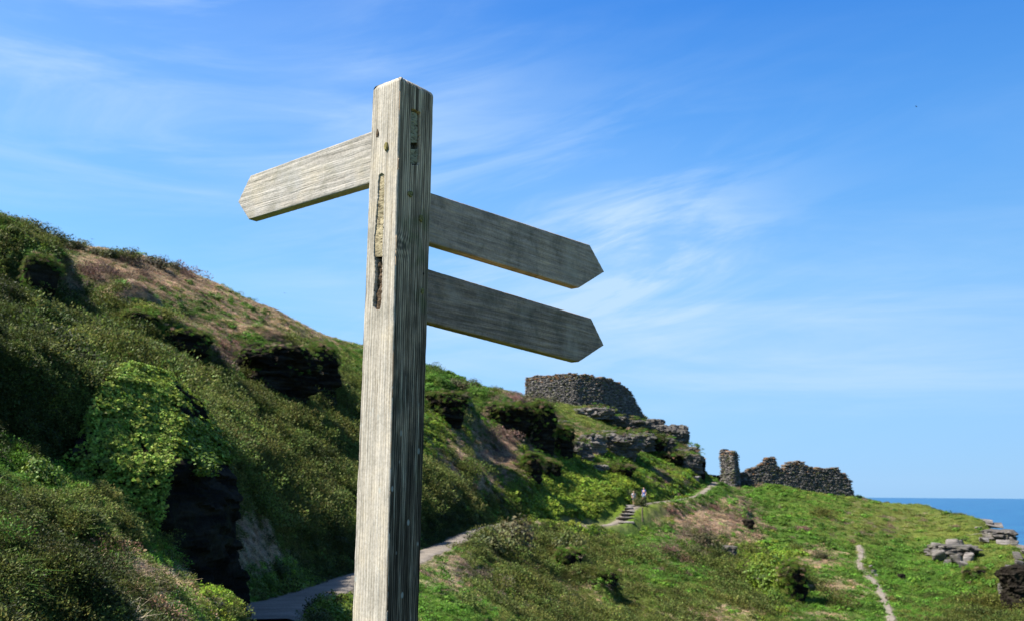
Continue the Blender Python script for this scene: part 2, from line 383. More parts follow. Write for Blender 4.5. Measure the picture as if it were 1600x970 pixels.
# paths: centre lines, then level the ground under them
def polyline(pts, n):
    P = np.array([hit(px, py, rm) for px, py, rm in pts])
    d = np.r_[0, np.cumsum(np.hypot(*np.diff(P[:, :2], axis=0).T))]; s = np.linspace(0, d[-1], n)
    Q = np.stack([np.interp(s, d, P[:, k]) for k in range(3)], 1)
    for _ in range(6):
        Q[1:-1] = 0.25 * Q[:-2] + 0.5 * Q[1:-1] + 0.25 * Q[2:]
    return Q
main_px = [(385, 975, 12), (400, 958, 14), (440, 946, 18), (490, 932, 22), (550, 908, 28), (600, 890, 32), (660, 868, 38), (700, 851, 44), (745, 828, 52), (790, 818, 60),
           (840, 814, 66), (900, 821, 72), (955, 822, 78), (972, 812, 82), (985, 795, 86), (1000, 788, 90), (1060, 781, 96), (1090, 775, 102), (1108, 762, 108), (1116, 753, 114)]
side_px = [(1342, 851, 90), (1346, 866, 86), (1342, 882, 84), (1352, 897, 80), (1368, 910, 78), (1378, 930, 74), (1388, 952, 70), (1400, 990, 60)]
PATH1 = polyline(main_px, 150)
k0 = 20; 
near = np.array([[-0.4, -6, 0], [-1.0, 2.5, 0], [-2.2, 7, 0]])
# the lane runs on past the camera
lead = np.array([[-6.5, 8.0], [-8.0, 12], [PATH1[0, 0] - 1.2, PATH1[0, 1] - 5]])
PATH2 = polyline(side_px, 60)
def flatten(P, half, soft):
    global Z
    rmin = max(1.3, np.hypot(P[:, 0], P[:, 1]).min() - soft - 1); rmax = np.hypot(P[:, 0], P[:, 1]).max() + soft + 1
    m = (RR > rmin) & (RR < rmax) & (np.abs(AA) < math.radians(34)); idx = np.argwhere(m)
    px, py = X[m], Y[m]; best = np.full(len(px), 1e9); bz = np.zeros(len(px))
    for i in range(len(P) - 1):
        a, bb = P[i], P[i + 1]; d = bb[:2] - a[:2]; q = (d @ d) + 1e-9
        tt = np.clip(((px - a[0]) * d[0] + (py - a[1]) * d[1]) / q, 0, 1)
        dd = np.hypot(px - a[0] - tt * d[0], py - a[1] - tt * d[1]); k = dd < best
        best[k] = dd[k]; bz[k] = (a[2] + tt * (bb[2] - a[2]))[k]
    wgt = 1 - np.clip((best - half) / soft, 0, 1); wgt = wgt * wgt * (3 - 2 * wgt)
    zz = Z[m]; Z[m] = zz * (1 - wgt) + (bz - EYE[2]) * wgt
    D = np.full(Z.shape, 1e3); D[m] = best; return D
D1 = flatten(PATH1, 1.0, 1.6); D2 = flatten(PATH2, 0.5, 0.8)
DP = np.minimum(D1 - 0.9 * np.clip(1.25 - RR / 110, .4, 1), D2 - 0.25)        # distance outside the trodden edge
Pxy = np.stack([X, Y, 0 * X], -1)
PXg, PYg = project(np.stack([X, Y, Z + EYE[2]], -1))

# what grows where
KIND = dict(G=(0.083, 0.168, 0.019), B=(0.31, 0.22, 0.135), D=(0.042, 0.056, 0.013), O=(0.100, 0.118, 0.026), L=(0.140, 0.205, 0.020), P=(0.20, 0.135, 0.095), S=(0.33, 0.27, 0.16), Y=(0.150, 0.178, 0.034))
KN = list(KIND); KC = np.array([KIND[k] for k in KN]) * 0.74
SPL = """380,480,90,30,B,.9 250,440,90,30,B,.6 160,410,60,25,S,.35 450,520,40,25,Y,.5 300,430,130,40,B,1.1 200,400,80,25,B,1 130,400,50,20,G,.5 420,500,60,30,B,1.1 180,430,60,20,P,.7 330,480,70,25,G,.9 230,500,40,25,G,.5 100,430,50,25,B,.8 400,560,40,25,G,.9 350,560,25,15,P,1.2
150,520,60,40,O,.8 60,420,40,40,O,.7 40,500,80,50,D,.7 150,560,80,40,O,.9 250,600,60,30,O,.8 40,620,60,60,D,1.2 110,580,40,30,O,.9
450,640,90,40,O,1.3 430,720,70,60,O,1.2 500,760,70,60,O,1 520,840,50,40,D,1.2 470,800,50,30,O,.8 400,830,28,40,B,1.3 430,870,40,15,B,.8 430,900,40,15,L,.9 410,885,25,18,G,.8 500,700,40,30,D,.5
540,560,40,35,Y,.9 530,530,30,12,B,.9 560,600,50,30,G,.5 620,600,60,40,G,.4 540,545,30,20,G,.4
60,820,80,25,O,1.1 40,750,50,30,G,.8 60,900,60,30,O,.9 200,940,50,22,S,.5 120,880,40,40,D,.8 280,940,30,12,B,.5 290,935,60,30,G,.5 230,900,60,20,B,.7 120,920,40,30,D,1 330,955,30,20,L,.5 20,930,40,30,D,.8 150,950,90,40,O,.9 230,880,50,14,G,.5 160,860,50,14,G,.4 520,945,40,25,L,.9 500,950,20,15,D,.5
680,590,30,20,G,.7 740,605,40,15,G,.9 760,640,30,25,G,.7 700,700,50,35,B,1.2 740,740,50,40,B,1 720,690,30,25,Y,1 680,680,30,25,L,.6 770,700,30,30,P,.8 800,730,20,50,B,.9 670,760,50,35,O,1.2 700,810,50,22,D,1.6 760,800,30,15,O,.8 840,720,20,30,B,.6
830,640,25,15,P,1 800,620,30,15,P,.6 850,660,30,20,G,.5 900,640,40,15,Y,1 920,690,30,15,B,.4 880,690,15,20,B,.8 890,770,70,30,L,1.5 850,800,60,14,L,1 950,790,40,22,L,1.2 960,750,50,22,L,.9 930,730,40,15,G,.7 1000,720,50,20,G,1 1040,730,30,30,Y,.7 1060,700,40,20,Y,.8 1030,745,15,12,P,1.3 1045,760,20,8,B,.7 940,745,12,8,P,.8 1010,760,40,10,L,.8 1080,770,40,10,G,1
840,818,60,8,S,.5 900,822,60,5,S,.7 780,830,30,30,O,1.1 700,890,40,14,S,1 690,880,20,10,B,.8 730,910,40,16,B,.6 680,930,60,40,G,1.3 760,900,60,18,P,.35 830,900,60,24,O,.7 800,870,40,15,O,.8 860,930,60,25,B,.35 850,850,60,20,O,.9 900,840,40,14,B,.6 940,870,50,20,O,.7 920,900,50,12,B,.5 890,960,80,15,O,.8 720,960,60,20,G,1 1000,850,80,25,G,1.3 1020,900,70,25,G,1 980,940,70,20,Y,.8 1050,930,40,20,O,.5
1100,810,45,20,B,1.1 1080,850,50,20,P,1.1 1130,830,40,25,B,.7 1100,860,30,15,D,.5 1160,800,18,22,P,1 1170,840,30,14,B,.4 1130,870,40,20,O,.6 1090,900,60,20,G,.9 1080,930,60,12,Y,.9 1110,955,70,14,B,.5 1160,930,70,15,O,.5 1200,870,30,16,L,1 1210,910,20,24,L,1.4 1170,960,50,10,Y,.6
1160,770,40,15,G,1 1250,790,80,20,G,1.2 1300,790,60,25,Y,1 1350,830,60,25,Y,.9 1250,840,60,25,G,1.6 1290,870,20,10,B,1.3 1270,860,16,8,B,.7 1290,915,30,8,B,.9 1320,930,30,7,B,.6 1380,800,40,15,Y,.6 1340,788,8,5,P,1.2 1420,820,60,20,Y,.8 1400,870,60,30,G,1.4 1300,950,60,20,G,1.2 1290,960,30,10,B,.6 1480,900,60,30,G,1 1500,840,50,20,Y,.8 1520,960,60,20,O,.6 1540,880,30,20,Y,.6 1450,940,60,25,G,1 1450,860,30,20,Y,.5 1340,820,80,15,P,.25 1590,900,40,40,Y,.5"""
Wk = np.zeros(X.shape + (len(KN),)) + 1e-4
Wk[..., KN.index('G')] += 0.05; Wk[..., KN.index('O')] += 0.012; Wk[..., KN.index('Y')] += 0.02
j1 = 22 * fbm(Pxy, 4.0, 3, 3.1); j2 = 22 * fbm(Pxy, 4.0, 3, 8.7)
jx = PXg + j1; jy = PYg + 0.6 * j2
for s in SPL.split():
    f = s.split(','); px, py, rx, ry, wt = float(f[0]), float(f[1]), float(f[2]), float(f[3]), float(f[5])
    Wk[..., KN.index(f[4])] += wt * np.exp(-(((jx - px) / rx) ** 2 + ((jy - py) / ry) ** 2) * 0.8)
nzk = np.stack([fbm(Pxy, 2.2, 3, 40 + 9 * k) for k in range(len(KN))], -1)
Wk = Wk * np.exp(2.5 * nzk)
Wk /= Wk.sum(-1, keepdims=True)
# relief of the turf and scrub itself
amp = Wk @ np.array([0.11, 0.18, 0.60, 0.50, 0.42, 0.25, 0.15, 0.15])
rel = fbm(Pxy, 1.1, 4, 1.7) + 0.5 * fbm(Pxy, 0.35, 3, 5.7) + 0.8 * fbm(Pxy, 3.5, 2, 2.2)
near_f = np.clip(RR / 12, 0.25, 1)
Z += amp * rel * 1.5 * near_f * np.clip(DP / 0.9, 0, 1) * (1 - lvl) * np.clip((RR - 2) / 2, 0, 1)
COLV = Wk @ KC * 0.74
bare = np.clip(1 - DP / 0.35, 0, 1)[..., None]
COLV = COLV * (1 - bare) + bare * np.array([0.17, 0.145, 0.10])
V = np.stack([X, Y, Z + EYE[2]], -1).reshape(-1, 3)
nA, nL = X.shape
# centre disc and seam behind the camera
ground_f = grid_faces(nA, nL)[:, ::-1]
seam = np.stack([np.arange(nL - 1) + (nA - 1) * nL, np.arange(nL - 1), np.arange(1, nL), np.arange(1, nL) + (nA - 1) * nL], -1)
ctr = len(V); V = np.vstack([V, [[0, 0, 0.0]]])
ring = np.arange(nA) * nL
cf = np.stack([np.full(nA, ctr), np.roll(ring, -1), ring, ring], -1)
g = mesh_obj('ground', V, np.vstack([ground_f, seam[:, ::-1]]), M_ground, smooth=True)
vcol(g.data, 'col', np.vstack([COLV.reshape(-1, 3), [[0.1, 0.1, 0.03]]])); tag(g, kind='structure')
ring_v = V[ring]; fan = [(0, i + 1, (i + 1) % nA + 1) for i in range(nA)]
gc = mesh_obj('ground', np.vstack([[[0, 0, 0.0]], ring_v]), fan, M_ground); vcol(gc.data, 'col', np.tile([[0.17, 0.145, 0.10]], (nA + 1, 1))); tag(gc, kind='structure')

# sea
M_sea, t, b = new_mat('sea_water', 0.35, 0.25)
geo = node(t, 'ShaderNodeNewGeometry'); mp = node(t, 'ShaderNodeMapping'); mp.inputs['Scale'].default_value = (0.02, 0.006, 0.02); t.links.new(geo.outputs['Position'], mp.inputs[0])
n = noise_n(t, 1.0, 8, 0.6, mp.outputs[0], 0.2)
t.links.new(ramp(t, n, [(0.3, (0.008, 0.055, 0.14)), (0.5, (0.012, 0.075, 0.17)), (0.75, (0.02, 0.12, 0.20))]), b.inputs['Base Color'])
bump(t, b, noise_n(t, 0.35, 8, 0.7, geo.outputs['Position']), 1.0, 1.2)
ang = np.linspace(0, 2 * PI, 129)[:-1]; rs = np.array([60, 300, 900, 3000, 12000, 45000.])
SV = np.array([[r * math.sin(a), r * math.cos(a), -44.0] for r in rs for a in ang])
sea = mesh_obj('sea', SV, grid_faces(len(rs), 128, True)[:, ::-1], M_sea); tag(sea, kind='structure')

# paths
def path_mesh(P, w, mat, lift=0.07):
    T_ = np.gradient(P[:, :2], axis=0); T_ /= np.linalg.norm(T_, axis=1)[:, None]; Nn = np.c_[T_[:, 1], -T_[:, 0]]
    m = 9; u = np.linspace(-1, 1, m); s = np.arange(len(P))
    w = w * np.clip(1.25 - np.hypot(P[:, 0], P[:, 1]) / 110, 0.45, 1)
    wl = w * (1 + 0.55 * fbm(np.c_[P[:, 0], P[:, 1], 0 * s], 1.5, 3, 2.0)); wr = w * (1 + 0.55 * fbm(np.c_[P[:, 0], P[:, 1], 0 * s], 1.5, 3, 7.0))
    W = np.where(u[None] < 0, wl[:, None], wr[:, None]) * u[None]
    XY = P[:, None, :2] + Nn[:, None, :] * W[..., None]
    z = hgt(XY[..., 0].ravel(), XY[..., 1].ravel()) + lift
    zc_ = np.repeat(P[:, 2] + lift, m); z = np.maximum(z, zc_ - 0.15)
    z -= np.tile(np.where(np.abs(u) > 0.99, 0.06, 0), len(P))
    return mesh_obj('path', np.c_[XY.reshape(-1, 2), z], grid_faces(len(P), m), mat, smooth=True)
M_path, t, b = new_mat('trodden_path', 0.95, 0.1)
geo = node(t, 'ShaderNodeNewGeometry'); n1 = noise_n(t, 1.2, 5, 0.6, geo.outputs['Position']); n2 = noise_n(t, 22, 4, 0.7, geo.outputs['Position'])
c = mixc(t, 1.0, ramp(t, n1, [(0.3, (0.13, 0.108, 0.085)), (0.7, (0.215, 0.185, 0.15))]), ramp(t, n2, [(0.3, 0.65), (0.7, 1.3)]), 'MULTIPLY')
t.links.new(c, b.inputs['Base Color']); bump(t, b, n2, 0.6, 0.03)
tag(path_mesh(PATH1, 0.80, M_path), kind='structure'); tag(path_mesh(PATH2, 0.62, M_path), kind='structure')

# ------------------------------------------------------------------ plants spread over the ground (stuff)
def tmpl_mesh(name, V, Fc, var, mat=None):
    o = mesh_obj(name, V, Fc, mat or M_veg, link=False)
    vcol(o.data, 'var', np.repeat(var, 1, axis=0), 'FACE') if False else None
    at = o.data.attributes.new('var', 'FLOAT_COLOR', 'FACE')
    C = np.concatenate([var, np.ones((len(var), 1))], 1); at.data.foreach_set('color', C.ravel().astype(np.float32)); return o
def rvar(n, lo=0.6, hi=1.5, hue=0.15):
    b_ = RNG.uniform(lo, hi, (n, 1)); return b_ * (1 + RNG.uniform(-hue, hue, (n, 3)))
def blades(n, spread, h, wd, bend, seg=2):
    Vs, Fs = [], []
    for i in range(n):
        a = RNG.uniform(0, 2 * PI); rr = spread * math.sqrt(RNG.uniform(0, 1)); bx, by = rr * math.cos(a), rr * math.sin(a)
        da = RNG.uniform(0, 2 * PI); hh = h * RNG.uniform(0.5, 1.1); bd = bend * RNG.uniform(0.3, 1.2); ww = wd * RNG.uniform(0.6, 1.3)
        px_, py_ = -math.sin(da) * ww / 2, math.cos(da) * ww / 2; k = len(Vs)
        for s in range(seg + 1):
            q = s / seg; cx = bx + math.cos(da) * bd * q * q; cy = by + math.sin(da) * bd * q * q; cz = hh * (q - 0.25 * bd * q * q) - 0.03; tw = (1 - q * 0.92)
            Vs += [(cx - px_ * tw, cy - py_ * tw, cz), (cx + px_ * tw, cy + py_ * tw, cz)]
        for s in range(seg): Fs.append((k + 2 * s, k + 2 * s + 1, k + 2 * s + 3, k + 2 * s + 2))
    return np.array(Vs), np.array(Fs)
def leaves(n, rad, flat, size, up=0.35, shell=0.55, lumps=5, aspect=0.55):
    cs = RNG.normal(size=(lumps, 3)) * rad * 0.38; cs[:, 2] = np.abs(cs[:, 2]) * 0.8; rs_ = rad * RNG.uniform(0.45, 0.75, lumps)
    k = RNG.integers(0, lumps, n); d = RNG.normal(size=(n, 3)); d /= np.linalg.norm(d, axis=1)[:, None]
    P = cs[k] + d * (rs_[k] * RNG.uniform(shell, 1.0, n))[:, None]; P[:, 2] = np.maximum(P[:, 2] * flat + rad * 0.15, -0.05)
    nrm = d + RNG.normal(size=(n, 3)) * 0.5; nrm[:, 2] += up; nrm /= np.linalg.norm(nrm, axis=1)[:, None]
    t1 = np.cross(nrm, RNG.normal(size=(n, 3))); t1 /= np.linalg.norm(t1, axis=1)[:, None]; t2 = np.cross(nrm, t1)
    s = (size * RNG.uniform(0.6, 1.3, n))[:, None]
    Vv = np.stack([P - t1 * s, P + t2 * s * aspect, P + t1 * s, P - t2 * s * aspect], 1).reshape(-1, 3)
    return Vv, np.arange(4 * n).reshape(-1, 4)
def sprigs(n, rad, flat, ln, wd, lumps=7):
    cs = RNG.normal(size=(lumps, 3)) * rad * 0.38; cs[:, 2] = np.abs(cs[:, 2]) * 0.8; rs_ = rad * RNG.uniform(0.4, 0.7, lumps)
    k = RNG.integers(0, lumps, n); d = RNG.normal(size=(n, 3)); d /= np.linalg.norm(d, axis=1)[:, None]
    P = cs[k] + d * (rs_[k] * RNG.uniform(0.5, 1.0, n))[:, None]; P[:, 2] = np.maximum(P[:, 2] * flat + rad * 0.1, -0.05)
    up = d * 0.7 + RNG.normal(size=(n, 3)) * 0.45; up[:, 2] += 0.75; up /= np.linalg.norm(up, axis=1)[:, None]
    sd = np.cross(up, RNG.normal(size=(n, 3))); sd /= np.linalg.norm(sd, axis=1)[:, None]
    l_ = (ln * RNG.uniform(0.6, 1.4, n))[:, None]; w_ = (wd * RNG.uniform(0.7, 1.5, n))[:, None]
    return np.stack([P - up * l_ * .5, P + sd * w_, P + up * l_ * .6, P - sd * w_], 1).reshape(-1, 3), np.arange(4 * n).reshape(-1, 4)
TM = {}
def add_t(key, V_, F_, **kw): TM.setdefault(key, []).append(tmpl_mesh('plant_' + key, V_, F_, rvar(len(F_), **kw)))
for _ in range(3): add_t('grass', *blades(46, 0.42, 0.62, 0.055, 0.38), lo=0.55, hi=1.6)
for _ in range(4): add_t('straw', *blades(34, 0.45, 0.5, 0.036, 0.75, 3), lo=0.35, hi=2.1)
for _ in range(4): add_t('scrub', *sprigs(420, 0.5, 0.85, 0.075, 0.017), lo=0.4, hi=1.8)
for _ in range(3): add_t('bushy', *sprigs(1100, 0.5, 0.8, 0.05, 0.012, 9), lo=0.4, hi=1.8)
for _ in range(3): add_t('fern', *leaves(150, 0.5, 0.7, 0.105, up=0.9, lumps=4, aspect=0.45), lo=0.5, hi=1.6)
for _ in range(3): add_t('fine', *blades(130, 0.5, 0.42, 0.022, 0.35), lo=0.5, hi=1.6)

def scatter(name, key, P, N_, sc, col, label, cat, tilt=0.5, zsc=None):
    n = len(P); me = bpy.data.meshes.new(name); me.vertices.add(n); me.vertices.foreach_set('co', P.ravel().astype(np.float32))
    rot = np.zeros((n, 3)); yaw = RNG.uniform(0, 2 * PI, n)
    # lean each plant part of the way towards the slope's normal
    nn = N_ * tilt; nn[:, 2] += 1 - tilt; nn /= np.linalg.norm(nn, axis=1)[:, None]
    rot[:, 0] = -np.arcsin(np.clip(nn[:, 1], -1, 1)); rot[:, 1] = np.arctan2(nn[:, 0], nn[:, 2])
    a1 = me.attributes.new('tilt', 'FLOAT_VECTOR', 'POINT'); a1.data.foreach_set('vector', rot.ravel().astype(np.float32))
    a5 = me.attributes.new('yaw', 'FLOAT_VECTOR', 'POINT'); y3 = np.zeros((n, 3)); y3[:, 2] = yaw; a5.data.foreach_set('vector', y3.ravel().astype(np.float32))
    a2 = me.attributes.new('scl', 'FLOAT_VECTOR', 'POINT'); s3 = np.stack([sc, sc, sc * (zsc if zsc is not None else 1)], 1); a2.data.foreach_set('vector', s3.ravel().astype(np.float32))
    a4 = me.attributes.new('pick', 'INT', 'POINT'); a4.data.foreach_set('value', RNG.integers(0, len(TM[key]), n).astype(np.int32))
    vcol(me, 'col', col)
    me.materials.append(M_veg)
    o = bpy.data.objects.new(name, me); COL.objects.link(o); tag(o, label, cat, kind='stuff')
    tc_ = bpy.data.collections.new('templates_' + name)
    for q in TM[key]: tc_.objects.link(q)
    ng = bpy.data.node_groups.new('scatter_' + name, 'GeometryNodeTree')
    ng.interface.new_socket('Geometry', in_out='INPUT', socket_type='NodeSocketGeometry'); ng.interface.new_socket('Geometry', in_out='OUTPUT', socket_type='NodeSocketGeometry')
    gi = ng.nodes.new('NodeGroupInput'); go = ng.nodes.new('NodeGroupOutput'); ip = ng.nodes.new('GeometryNodeInstanceOnPoints')
    ci = ng.nodes.new('GeometryNodeCollectionInfo'); ci.inputs[0].default_value = tc_; ci.inputs['Separate Children'].default_value = True; ci.inputs['Reset Children'].default_value = True
    def na(nm, ty):
        q = ng.nodes.new('GeometryNodeInputNamedAttribute'); q.data_type = ty; q.inputs[0].default_value = nm; return q.outputs[0]
    ng.links.new(gi.outputs[0], ip.inputs['Points']); ng.links.new(ci.outputs[0], ip.inputs['Instance']); ip.inputs['Pick Instance'].default_value = True
    ng.links.new(na('pick', 'INT'), ip.inputs['Instance Index'])
    e1 = ng.nodes.new('FunctionNodeEulerToRotation'); ng.links.new(na('tilt', 'FLOAT_VECTOR'), e1.inputs[0])
    e2 = ng.nodes.new('FunctionNodeEulerToRotation'); ng.links.new(na('yaw', 'FLOAT_VECTOR'), e2.inputs[0])
    rr = ng.nodes.new('FunctionNodeRotateRotation'); rr.rotation_space = 'LOCAL'; ng.links.new(e1.outputs[0], rr.inputs[0]); ng.links.new(e2.outputs[0], rr.inputs[1])
    ng.links.new(rr.outputs[0], ip.inputs['Rotation']); ng.links.new(na('scl', 'FLOAT_VECTOR'), ip.inputs['Scale'])
    ng.links.new(ip.outputs[0], go.inputs[0])
    md = o.modifiers.new('scatter', 'NODES'); md.node_group = ng
    return o

# sampling: even over the hillsides that face the lane
dZa = np.gradient(Z, axis=0); Te = Z / RR
dT = np.gradient(Te, axis=1)
mx = np.maximum.accumulate(Te, axis=1); vis = Te > mx - 0.012
facing = np.clip(dT / (LR[1] - LR[0]), 0, 0.6)
wt = (facing + 0.03) * vis * (np.abs(AA) < math.radians(34.5)) * (RR > 3.6) * (RR < 175) * (DP > 0.05)
wt *= np.clip(RR / 14, 0.35, 1)
wt *= np.clip((D1 - 0.9 * np.clip(1.25 - RR / 110, .4, 1)) / 0.25, 0, 1)
wt *= 1 - ((D1 < 2.3) & (RR > 84) & (RR < 97))
# ground normal
def normals():
    Pp = np.stack([X, Y, Z], -1); du = np.gradient(Pp, axis=0); dv = np.gradient(Pp, axis=1); n_ = np.cross(dv, du)
    n_ /= np.linalg.norm(n_, axis=-1, keepdims=True); n_[n_[..., 2] < 0] *= -1; return n_
NG = normals()
def sample(weight, n):
    da = np.gradient(AZ)[:, None]; p = (weight * da).ravel(); c_ = np.cumsum(p); k = np.searchsorted(c_, RNG.uniform(0, c_[-1], n)); k = np.minimum(k, len(p) - 1)
    i, j = np.unravel_index(k, X.shape); i = np.clip(i, 1, nA - 2)
    a = AZ[i] + RNG.uniform(-.5, .5, n) * (AZ[i + 1] - AZ[i]); l = LR[j] + RNG.uniform(-.5, .5, n) * (LR[1] - LR[0]); r = np.exp(l)
    z = bil(Z, a, l); return np.stack([r * np.sin(a), r * np.cos(a), z + EYE[2]], 1), NG[i, j].copy(), Wk[i, j], r, facing[i, j]
ki = {k: i for i, k in enumerate(KN)}
def colour(kinds, n, P):
    C = KC[kinds] * (1 + 0.35 * fbm(P, 1.3, 2, 4.4)[:, None]) * RNG.uniform(0.75, 1.3, (n, 1)); C *= 1 + RNG.uniform(-.12, .12, (n, 3)); C *= np.clip(1 + 0.9 * fbm(P, 3.2, 3, 14.4), .5, 1.6)[:, None]; return C
def veg(name, key, kinds, n, size, far, label, cat, tilt=0.5, zs=1.0, boost=None, mask=1.0, floor=0.35):
    wsel = sum(Wk[..., ki[k]] * f for k, f in kinds.items()) * wt * mask
    P, N_, w_, r, fc = sample(wsel, n)
    ww = np.stack([w_[:, ki[k]] * f for k, f in kinds.items()], 1); ww /= ww.sum(1, keepdims=True); cs = np.cumsum(ww, 1)
    pick = (RNG.uniform(0, 1, (n, 1)) > cs).sum(1).clip(0, len(kinds) - 1); kk = np.array([ki[k] for k in kinds])[pick]
    sc = size * (floor + (1 - floor) * np.clip(r / far, 0, 2.2)) * RNG.uniform(0.6, 1.35, n)
    C = colour(kk, n, P) * (boost or 1.0)
    if key == 'scrub': sc = sc * np.where((RNG.uniform(0, 1, n) < 0.07) & (r > 12), 1.8, 0.95) * np.clip(r / 11, 0.6, 1)
    P[:, 2] -= sc * 0.06
    return scatter(name, key, P, N_, sc, C, label, cat, tilt, zs)
veg('grass', 'grass', dict(G=1, Y=1, L=.35, S=.3, O=.35, B=.15, D=.12), 80000, 0.34, 45, 'short green turf over the hillsides and banks', 'grass', 0.6, 0.62, 1.15, 1.0, 0.20)
nearm = np.clip((17 - RR) / 6, 0, 1)
veg('grass', 'fine', dict(G=.35, S=.8, Y=.7, O=1.2, D=.5, B=.5), 2200, 0.22, 45, 'long fine grass on the near bank at lower left', 'grass', 0.6, 0.75, 0.8, nearm)
veg('dead_bracken', 'straw', dict(B=.7, P=1, S=.9, G=.5, O=.5, D=.5), 2600, 0.50, 45, 'bleached dead stalks on the near bank at lower left', 'dead bracken', 0.7, 0.6, 1.3, nearm)
veg('dead_bracken', 'straw', dict(B=1, P=1, S=1, Y=.2, O=.22, D=.06), 46000, 0.38, 45, 'dry brown bracken and dead stalks lying over the slopes', 'dead bracken', 0.7, 0.55, 1.5)
veg('scrub', 'bushy', dict(O=1, D=1, G=.35, L=.5, B=.25), 2600, 0.75, 45, 'low dark scrub and heath covering the near bank at lower left', 'scrub', 0.6, 0.7, 1.1, nearm)
veg('scrub', 'scrub', dict(D=1, O=1, P=.25, G=.03), 34000, 0.60, 45, 'dense low olive green scrub on the steep hillside above the path', 'scrub', 0.5, 0.8, 1.25)
veg('scrub', 'bushy', dict(D=1, O=1, P=.15), 1500, 1.7, 45, 'larger rounded gorse and thorn clumps swelling out of the scrub slope', 'scrub', 0.35, 0.8, 1.25, (RR > 13) & ((PXg > 110) | (PYg > 520)) & (DP > 1.6))
veg('bracken', 'fern', dict(L=1, O=.12, G=.08, D=.12), 16000, 0.55, 45, 'fresh bright green bracken in the hollow beside the steps', 'bracken', 0.6, 0.8, 1.2, 1.0, 0.13)

# ------------------------------------------------------------------ signpost
def ray_plane(px, py, P0, n):
    d = ray(px, py); k = ((np.asarray(P0) - EYE) @ n) / (d @ n); return EYE + d * np.expand_dims(k, -1)
az_l, az_r = math.radians(-51.8), math.radians(38.2)
DL = np.array([math.sin(az_l), math.cos(az_l), 0]); DR = np.array([math.sin(az_r), math.cos(az_r), 0])
NLf = -DR; NRf = -DL                        # outward normals of the two faces in view
C_top, C_bot = pt(625, 121, 2.45), pt(604, 970, 2.45)
def on_face(px, py, which):                 # point of a post face seen at a pixel
    return ray_plane(px, py, C_top if which == 'L' else C_top, NLf if which == 'L' else NRf)
ax = (C_bot - C_top); ax = ax / ax[2]       # post axis per metre of height
def corner(z): return C_top + ax * (z - C_top[2])[:, None] if hasattr(z, '__len__') else C_top + ax * (z - C_top[2])
def width(px, py, D, n):
    P0 = ray_plane(px, py, C_top, n)
    for _ in range(4):
        c = corner(float(P0[2])); P0 = ray_plane(px, py, c, n)
    return float((P0 - c) @ D), float(P0[2])
WL = [width(582, 137, DL, NLf), width(549, 968, DL, NLf)]; WR = [width(679, 139, DR, NRf), width(655, 968, DR, NRf)]
print('post', C_top, C_bot, WL, WR)
def lerpw(W, z): return W[1][0] + (W[0][0] - W[1][0]) * (z - W[1][1]) / (W[0][1] - W[1][1])
ztop = float(C_top[2])
slotL = np.array([[272, 596.5, 598], [275, 592, 600], [285, 591.2, 600.5], [310, 590.5, 600], [334, 588.5, 599.3], [354, 587, 598.8], [372, 585.2, 598], [398, 584.5, 597.6], [408, 586, 597.2], [433, 586, 597], [458, 584, 596.5], [478, 583, 595], [483.5, 585.8, 593]])
slotR = np.array([[171.5, 643, 647], [177, 643.8, 656.6], [200, 643.6, 656.6], [223, 642.7, 656.1], [236, 642, 656], [254, 641.4, 655.2], [257.5, 646, 653.5]])
def in_slot(sl, px, py, jag=1.7):
    j = fbm(np.stack([py / 6, 0 * py + 3, 0 * py], -1), 1, 3)
    xl = np.interp(py, sl[:, 0], sl[:, 1]) + jag * j; xr = np.interp(py, sl[:, 0], sl[:, 2]) + jag * fbm(np.stack([py / 5, 0 * py + 9, 0 * py], -1), 1, 3)
    m = (py > sl[0, 0]) & (py < sl[-1, 0]); e = np.minimum(px - xl, xr - px); return np.where(m, np.clip(e / 0.9, 0, 1), 0)
